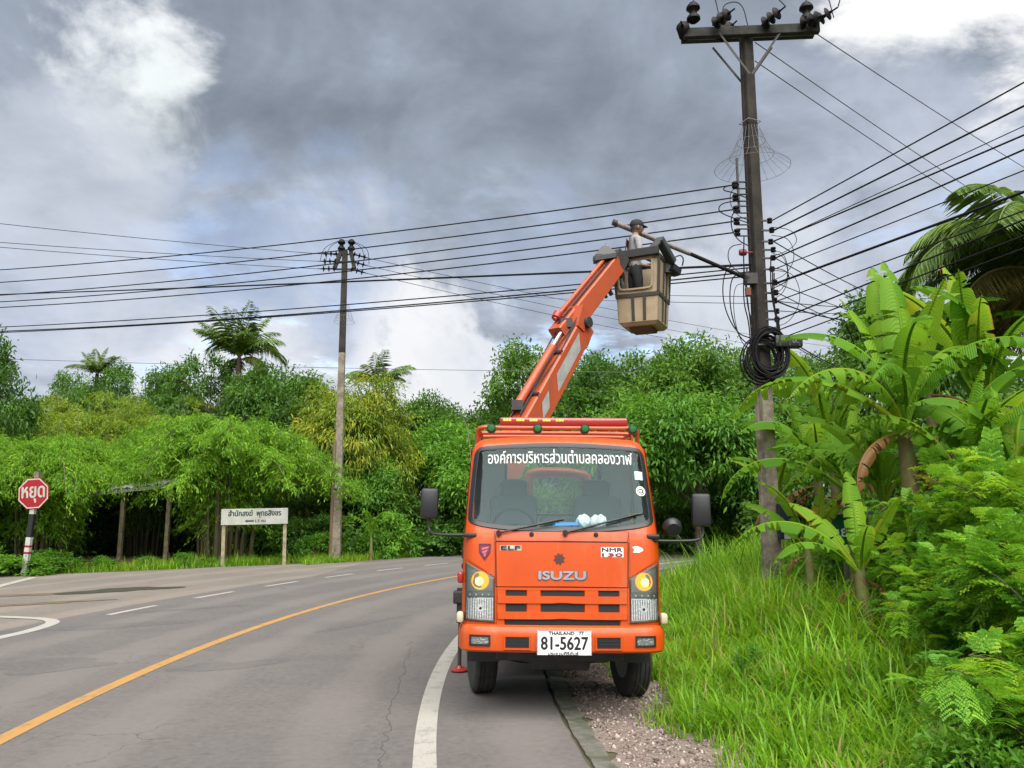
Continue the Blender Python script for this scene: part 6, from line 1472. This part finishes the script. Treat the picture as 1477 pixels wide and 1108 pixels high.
def banana(x, y, h, s, leaves, label, dry=4, seed=1, r=.11):
    """leaves: list of (heading in degrees, 0 = +x, counter-clockwise; mesh index; extra pitch; size)"""
    rd = random.Random(seed); zg = gz(x, y); o = empty('banana_plant', (x, y, zg), label, 'banana plant', 'banana plants on the verge')
    pts = chaikin([(0, 0, -.2), (.02, 0, h * .5), (0, .02, h)], 2); MB().tube(pts, list(np.linspace(r, r * .6, len(pts))), 12).build('pseudostem', M['stem'], o, smooth_=True)
    for hd_, k, pt, sz in leaves:
        l_ = link('leaf', BL[k], o, (0, 0, h - .08), (rd.uniform(-.35, .35), -math.radians(pt), math.radians(hd_))); q = s * sz; l_.scale = (q, q * rd.uniform(.95, 1.2), q)
    for k in range(dry):
        l_ = link('dry_leaf', DRY, o, (0, 0, h - .12 - .1 * k), (rd.uniform(-.3, .3), .2, rd.uniform(0, 6.28))); l_.scale = (s * .8 * (h / 2.2) ** .5,) * 3
def auto(seed, n, low=0, hi=25, sz=(.8, 1.1)):
    rd = random.Random(seed); return [(k * 137.5 + rd.uniform(-15, 15), rd.choice((0, 0, 1, 1, 2, 3)), rd.uniform(low, hi), rd.uniform(*sz)) for k in range(n - 1)] + [(rd.uniform(0, 360), 4, 15, .8)]
tb = at(1305, 610, 9.6)
banana(tb.x, 9.6, tb.z - gz(tb.x, 9.6), 1.04, [(178, 1, -14, 1.0), (196, 3, -12, .95), (140, 4, 2, 1.0), (100, 4, 12, 1.15), (60, 0, 22, 1.05), (258, 0, 8, .9), (20, 1, 5, 1.0), (330, 3, 5, .95), (120, 2, 18, 1.05), (75, 4, 4, 1.2), (225, 3, -5, .8), (285, 4, 0, .9), (160, 0, 15, .9)], 'tallest banana plant with broad upright leaves and dead leaves round its stem', 6, 2, .13)
tb = at(1425, 600, 10.4)
banana(tb.x, 10.4, tb.z - gz(tb.x, 10.4), 1.05, auto(4, 9, 8, 28) + [(180, 2, 15, 1.1), (110, 4, 8, 1.2), (250, 4, 0, 1.0)], 'tall banana plant below the drooping palm', 4, 3, .12)
tb = at(1225, 705, 11.4)
banana(tb.x, 11.4, tb.z - gz(tb.x, 11.4), .85, [(180, 1, -22, 1.1), (10, 1, -20, 1.2), (150, 0, 5, .8), (60, 2, 12, .9), (100, 4, 10, .9), (300, 0, 0, .8), (220, 3, -10, .8)], 'banana plant beside the near pole with long sideways leaves', 3, 5, .10)
tb = at(1240, 820, 8.8)
banana(tb.x, 8.8, tb.z - gz(tb.x, 8.8), .62, [(172, 1, -8, 1.15), (200, 0, -18, .9), (80, 4, 5, 1.0), (120, 2, 8, .9), (40, 2, 10, .9), (350, 0, -5, .8), (255, 2, 0, .7), (300, 4, 0, .8)], 'young banana plant with brown stem foot in the tall grass', 2, 7, .10)
tb = at(1165, 790, 11.2)
banana(tb.x, 11.2, tb.z - gz(tb.x, 11.2), .62, auto(11, 6, -5, 15, (.7, 1.0)), 'small banana sucker at the foot of the near pole', 3, 9, .08)
tb = at(1200, 640, 14.5)
banana(tb.x, 14.5, tb.z - gz(tb.x, 14.5), 1.0, auto(13, 9, 0, 25), 'banana plant in the middle of the grove behind the near pole', 2, 13)
tb = at(1340, 560, 13.5)
banana(tb.x, 13.5, tb.z - gz(tb.x, 13.5), 1.05, auto(17, 9, 0, 25), 'banana plant at the back of the grove', 2, 17)
tb = at(1120, 720, 15.5)
banana(tb.x, 15.5, tb.z - gz(tb.x, 15.5), .8, auto(19, 7, -5, 15), 'banana plant just beyond the near pole', 2, 19)
tb = at(1465, 700, 8.8)
banana(tb.x, 8.8, tb.z - gz(tb.x, 8.8), .8, auto(23, 8, 0, 20), 'banana plant rising out of the feathery shrubs', 2, 23)
tb = at(1180, 690, 13.2)
banana(tb.x, 13.2, tb.z - gz(tb.x, 13.2), .95, auto(31, 9, -5, 20), 'banana plant wedged between the near pole and the grove', 3, 31)
tb = at(1275, 720, 10.6)
banana(tb.x, 10.6, tb.z - gz(tb.x, 10.6), .8, auto(37, 9, -10, 15, (.8, 1.1)), 'banana plant spreading over the green placard', 4, 37, .09)
tb = at(1390, 690, 9.2)
banana(tb.x, 9.2, tb.z - gz(tb.x, 9.2), .9, auto(41, 9, 0, 22), 'banana plant filling the gap between the two tallest', 3, 41)
tb = at(535, 775, 31)
banana(tb.x, 31, tb.z - gz(tb.x, 31), .85, auto(29, 7, 10, 35, (.7, .9)), 'small banana plant at the foot of the far pole', 0, 29, .08)

# ---- feathery shrubs (compound leaves) in the right foreground
def compound_mesh(name, seed, nleaf, R, H, m, size=.42):
    rg = np.random.default_rng(seed)
    # stems fan out from the base; compound leaves along them
    nst = 26; b = MB(); P_, D_ = [], []
    for k in range(nst):
        a = rg.uniform(0, 6.28); r = R * rg.uniform(.15, 1); h = H * rg.uniform(.55, 1); t = np.linspace(0, 1, 8)[:, None]
        path = np.array([math.cos(a) * r, math.sin(a) * r, 0]) * t ** 1.4 + np.array([0, 0, h]) * np.sin(t * 1.5) / math.sin(1.5)
        b.tube([tuple(q) for q in path], list(np.linspace(.014, .004, 8)), 4, cap=False)
        m_ = nleaf // nst; tt = 1 - rg.beta(1.0, 1.5, m_) * .85; ii = tt * 7; i0 = np.minimum(ii.astype(int), 6); fr = (ii - i0)[:, None]
        P_.append(path[i0] * (1 - fr) + path[i0 + 1] * fr); D_.append(nrm(rg.normal(size=(m_, 3)) * np.array([1, 1, .7]) + np.array([math.cos(a) * .4, math.sin(a) * .4, .45])))
    p = np.concatenate(P_); d = np.concatenate(D_); n = len(p); L_ = size * rg.uniform(.6, 1.2, n)
    npin = 5; nlf = 7; x = nrm(np.cross(d, np.array([0, 0, 1.0]))); u = np.cross(x, d); V, D2, LN, T_ = [], [], [], []
    tint = np.clip(.55 + rg.normal(size=n) * .28, 0, 1)
    for k in range(npin):
        s = (k + 1.2) / (npin + .6); c = p + d * (L_ * s)[:, None] - np.array([0, 0, 1]) * (L_ * s * s * .35)[:, None]
        for sg in (-1, 1):
            pd = nrm(d * .55 + x * sg - u * .1); pl = L_ * .42 * (1 - .35 * abs(s - .45))
            for j in range(nlf):
                q = (j + .6) / nlf; cc = c + pd * (pl * q)[:, None] - np.array([0, 0, 1]) * (pl * q * q * .25)[:, None]
                for s2 in (-1, 1):
                    V.append(cc); D2.append(nrm(pd * .35 + np.cross(u, pd) * s2)); LN.append(L_ * .105); T_.append(tint + .1 * rg.normal(size=n))
    v = np.concatenate(V); dd = np.concatenate(D2); ln = np.concatenate(LN); tn = np.clip(np.concatenate(T_), 0, 1)
    uu = np.tile(u, (len(V), 1)) + rg.normal(size=v.shape) * .2
    # plain narrow quads-as-triangles: one thin leaflet each
    x2 = nrm(np.cross(dd, uu)); w_ = (ln * .30)[:, None]; ln = ln[:, None]
    vv = np.stack([v, v + dd * ln * .55 - x2 * w_, v + dd * ln, v + dd * ln * .55 + x2 * w_], 1).reshape(-1, 3); nn = len(v); kk = (np.arange(nn) * 4)[:, None]
    ff = kk + np.array([[0, 1, 2, 3]])
    o = b.build('stems', M['culm'], None); sm = o.data; bpy.data.objects.remove(o)
    return np_mesh(name, vv, ff, m, np.repeat(tn, 4)), sm
FE = [compound_mesh('feathery_foliage', 3, 900, 1.0, 1.5, M['feather'], .27), compound_mesh('feathery_foliage', 9, 900, 1.1, 1.3, M['feather'], .25)]
def feathery(px, ptop, Yd, k, label, s=1.0):
    q = at(px, ptop, Yd); zg = gz(q.x, Yd); sz = (q.z - zg) / (1.55, 1.35)[k]
    o = empty('feathery_shrub', (q.x, Yd, zg), label, 'shrub', 'feathery shrubs on the verge', rz=px * .9 % 6.28); o.scale = (s, s, sz)
    link('stems', FE[k][1], o)['kind'] = 'stuff'; link('foliage', FE[k][0], o)['kind'] = 'stuff'
for px, pt, Yd, k, lb_, s in ((1478, 740, 6.2, 0, 'feathery green shrub at the edge of the tall grass below the palm', .8), (1510, 640, 7.4, 1, 'tall feathery shrub climbing towards the palm', 1.0), (1425, 650, 8.6, 0, 'feathery shrub between the two tall bananas', .95), (1500, 930, 4.9, 1, 'feathery shrub low in the grass next to the viewer', .7), (1365, 700, 8.6, 1, 'feathery shrub at the foot of the tallest banana', .7), (1560, 780, 5.4, 0, 'feathery shrub at the outer end of the verge', 1.0), (1300, 745, 9.8, 0, 'small feathery shrub beside the green placard', .6), (1440, 800, 7.2, 1, 'mid-height feathery shrub in front of the tall bananas', .8), (1330, 800, 8.4, 0, 'low feathery shrub behind the young banana', .6), (1385, 790, 7.0, 0, 'low feathery shrub where the tall grass ends', .6)):
    feathery(px, pt, Yd, k, lb_, s)
rdw = random.Random(44)
for k in range(14):
    px = rdw.uniform(1010, 1420); Yd = rdw.uniform(5.2, 11); q = at(px, 800, Yd)
    if R_IN - math.hypot(q.x - RC.x, Yd - RC.y) < 1.6: continue
    cm, tm, h, rz = CROWNS['shrub'][k % 3]; s = rdw.uniform(.09, .17)
    o = empty('weed', (q.x, Yd, gz(q.x, Yd)), 'small leafy weed growing up through the tall grass', 'weed', 'weeds in the tall verge grass', rz=k); o.scale = (s, s, s * rdw.uniform(1.2, 2.0)); link('stems', tm, o); link('leaves', cm, o, (0, 0, h))['kind'] = 'stuff'
# a broad-leaved vine clump at the foot of the verge
tree('weed_clump', 'shrub', 1440, 1040, 4.6, .42, 1, 'light green round-leaved weed clump at the verge foot', 'weed', None)

# ---- grass
def grass_mesh(name, px_, m, lmin, lmax, seed, wid=.011, curl=.9, tint0=.5):
    rg = np.random.default_rng(seed); n = len(px_); L_ = rg.uniform(lmin, lmax, n) * (.45 + .55 * sstep(1.1, 3.0, R_IN - np.hypot(px_[:, 0] - RC.x, px_[:, 1] - RC.y)) if lmax > .5 and lmax < .8 else 1) * np.clip(rg.normal(1, .22, n), .5, 1.6) * (1 + .38 * np.sin(px_[:, 0] * 2.9 + 1.3 * np.sin(px_[:, 1] * 1.7)) * np.sin(px_[:, 1] * 2.3 + px_[:, 0]))
    a = rg.uniform(0, 6.283, n); h = np.stack([np.cos(a), np.sin(a), np.zeros(n)], 1); side_ = np.stack([-np.sin(a), np.cos(a), np.zeros(n)], 1)
    th0 = rg.uniform(.05, .45, n); cv = rg.uniform(.25, 1.0, n) * curl; w = wid * rg.uniform(.6, 1.4, n)
    rows = []; p = px_.copy(); segs = 4
    for k in range(segs + 1):
        t = k / segs; ww = (w * (1 - t ** 1.6) + .0008)[:, None]
        rows.append(np.stack([p - side_ * ww, p + side_ * ww], 1))
        th = th0 + cv * (t + .5 / segs) ** 1.4 * 1.5; p = p + (h * np.sin(th)[:, None] + np.array([0, 0, 1]) * np.cos(th)[:, None]) * (L_ / segs)[:, None]
    v = np.concatenate(rows, 1).reshape(-1, 3); k = (np.arange(n) * (2 * (segs + 1)))[:, None]
    f = np.concatenate([k + np.array([[2 * j, 2 * j + 1, 2 * j + 3, 2 * j + 2]]) for j in range(segs)])
    tn = np.clip(tint0 + rg.normal(size=n) * .2 + .12 * np.sin(px_[:, 0] * 1.3 + 2) * np.sin(px_[:, 1] * 1.1), 0, 1); tn = np.where(rg.random(n) < .055, 1.0, tn); return np_mesh(name, v, f, m, np.repeat(tn, 2 * (segs + 1)))
def scatter(n, fn, seed):
    rg = np.random.default_rng(seed); out_ = []
    tot = 0
    while tot < n:
        p = fn(rg, n); out_.append(p); tot += len(p)
    p = np.concatenate(out_)[:n]; return np.column_stack([p, ground_h(p[:, 0], p[:, 1])])
def verge(rg, n, s0, s1, y0, y1, pw_=1.0, tuft=.07):
    m_ = n // 9 + 1; y = y0 + (y1 - y0) * rg.random(m_) ** pw_; s = s0 + (s1 - s0) * rg.random(m_)
    c = np.column_stack([RC.x - np.sqrt(np.maximum((R_IN - s) ** 2 - (y - RC.y) ** 2, 1)), y]); c = np.repeat(c, 9, 0) + rg.normal(size=(m_ * 9, 2)) * tuft
    s2 = R_IN - np.hypot(c[:, 0] - RC.x, c[:, 1] - RC.y)
    # ragged inner edge, bare wheel track near the viewer
    edge = s0 + .18 * np.sin(c[:, 1] * 2.3) + .12 * np.sin(c[:, 1] * 5.9 + 1)
    edge = edge + np.where(c[:, 1] < 8.6, .12, .0)
    keep = (s2 > edge) & (c[:, 0] < c[:, 1] * .75 + 1.5) & (c[:, 0] > 0)
    # the wheel stands on trodden ground
    keep &= ~((np.abs(c[:, 0] - (TX + .73)) < .33) & (np.abs(c[:, 1] - (TY + 1.0)) < .75))
    return c[keep]
pts = scatter(46000, lambda r, n: verge(r, n, 1.0, 7.8, 3.2, 16, 1.15, .06), 1)
tag(link('tall_grass', grass_mesh('tall_grass', pts, M['grass'], .28, .66, 5, .0105, 1.4)), 'tall bright green grass covering the verge beside the truck', 'grass', kind='stuff')
pts = scatter(30000, lambda r, n: verge(r, n, .70, 3.0, 3.2, 18, 1.1, .05), 2)
tag(link('short_grass', grass_mesh('short_grass', pts, M['grass'], .08, .26, 6, .005, 1.0, .55)), 'short grass creeping over the gravel shoulder', 'grass', kind='stuff')
pts = scatter(16000, lambda r, n: verge(r, n, 1.6, 14, 14, 45, 1.0, .12), 3)
tag(link('distant_grass', grass_mesh('distant_grass', pts, M['grass'], .45, .9, 7, .016, .9)), 'rank grass along the bend beyond the near pole', 'grass', kind='stuff')
def farside(rg, n):
    y = rg.uniform(22, 44, n); r = R_OUT + .35 + rg.random(n) ** 1.4 * 5; x = RC.x - np.sqrt(np.maximum(r ** 2 - (y - RC.y) ** 2, 1))
    c = np.column_stack([x, y]); keep = np.ones(n, bool)
    # not on the side road mouth nor the shed floor
    fy = np.interp(c[:, 0], [-60, -24, -14, -11.7, -9.5, -7.6, -5], [10, 19.8, 23.6, 24.9, 27, 28.6, 24]); keep &= (c[:, 1] > fy + .55 + .3 * np.sin(c[:, 0] * 3)); return c[keep]
pts = scatter(26000, farside, 4)
tag(link('roadside_grass', grass_mesh('roadside_grass', pts, M['grass'], .12, .38, 8, .013, .9, .55)), 'low grass strip along the far road edge', 'grass', kind='stuff')
def leftside(rg, n):
    x = rg.uniform(-26, -8.5, n); y = rg.uniform(20, 33, n); fy = np.interp(x, [-60, -24, -14, -11.7, -9.5, -7.6], [10, 19.8, 23.6, 24.9, 27, 28.6])
    c = np.column_stack([x, y]); sx_ = at(190, 790, 31.5).x; keep = (y > fy + .6 + .25 * np.sin(x * 2.7)) & ~((np.abs(x - sx_) < 4) & (y > 28.9)) & ~((np.abs(x - at(225, 805, 29).x) < 3.0) & (y > fy + 1.1) & (rg.random(n) > .15)); return c[keep]
pts = scatter(9000, leftside, 5)
tag(link('weedy_grass', grass_mesh('weedy_grass', pts, M['grass'], .08, .26, 9, .012, .9, .6)), 'thin weedy grass in front of the bamboo', 'grass', kind='stuff')
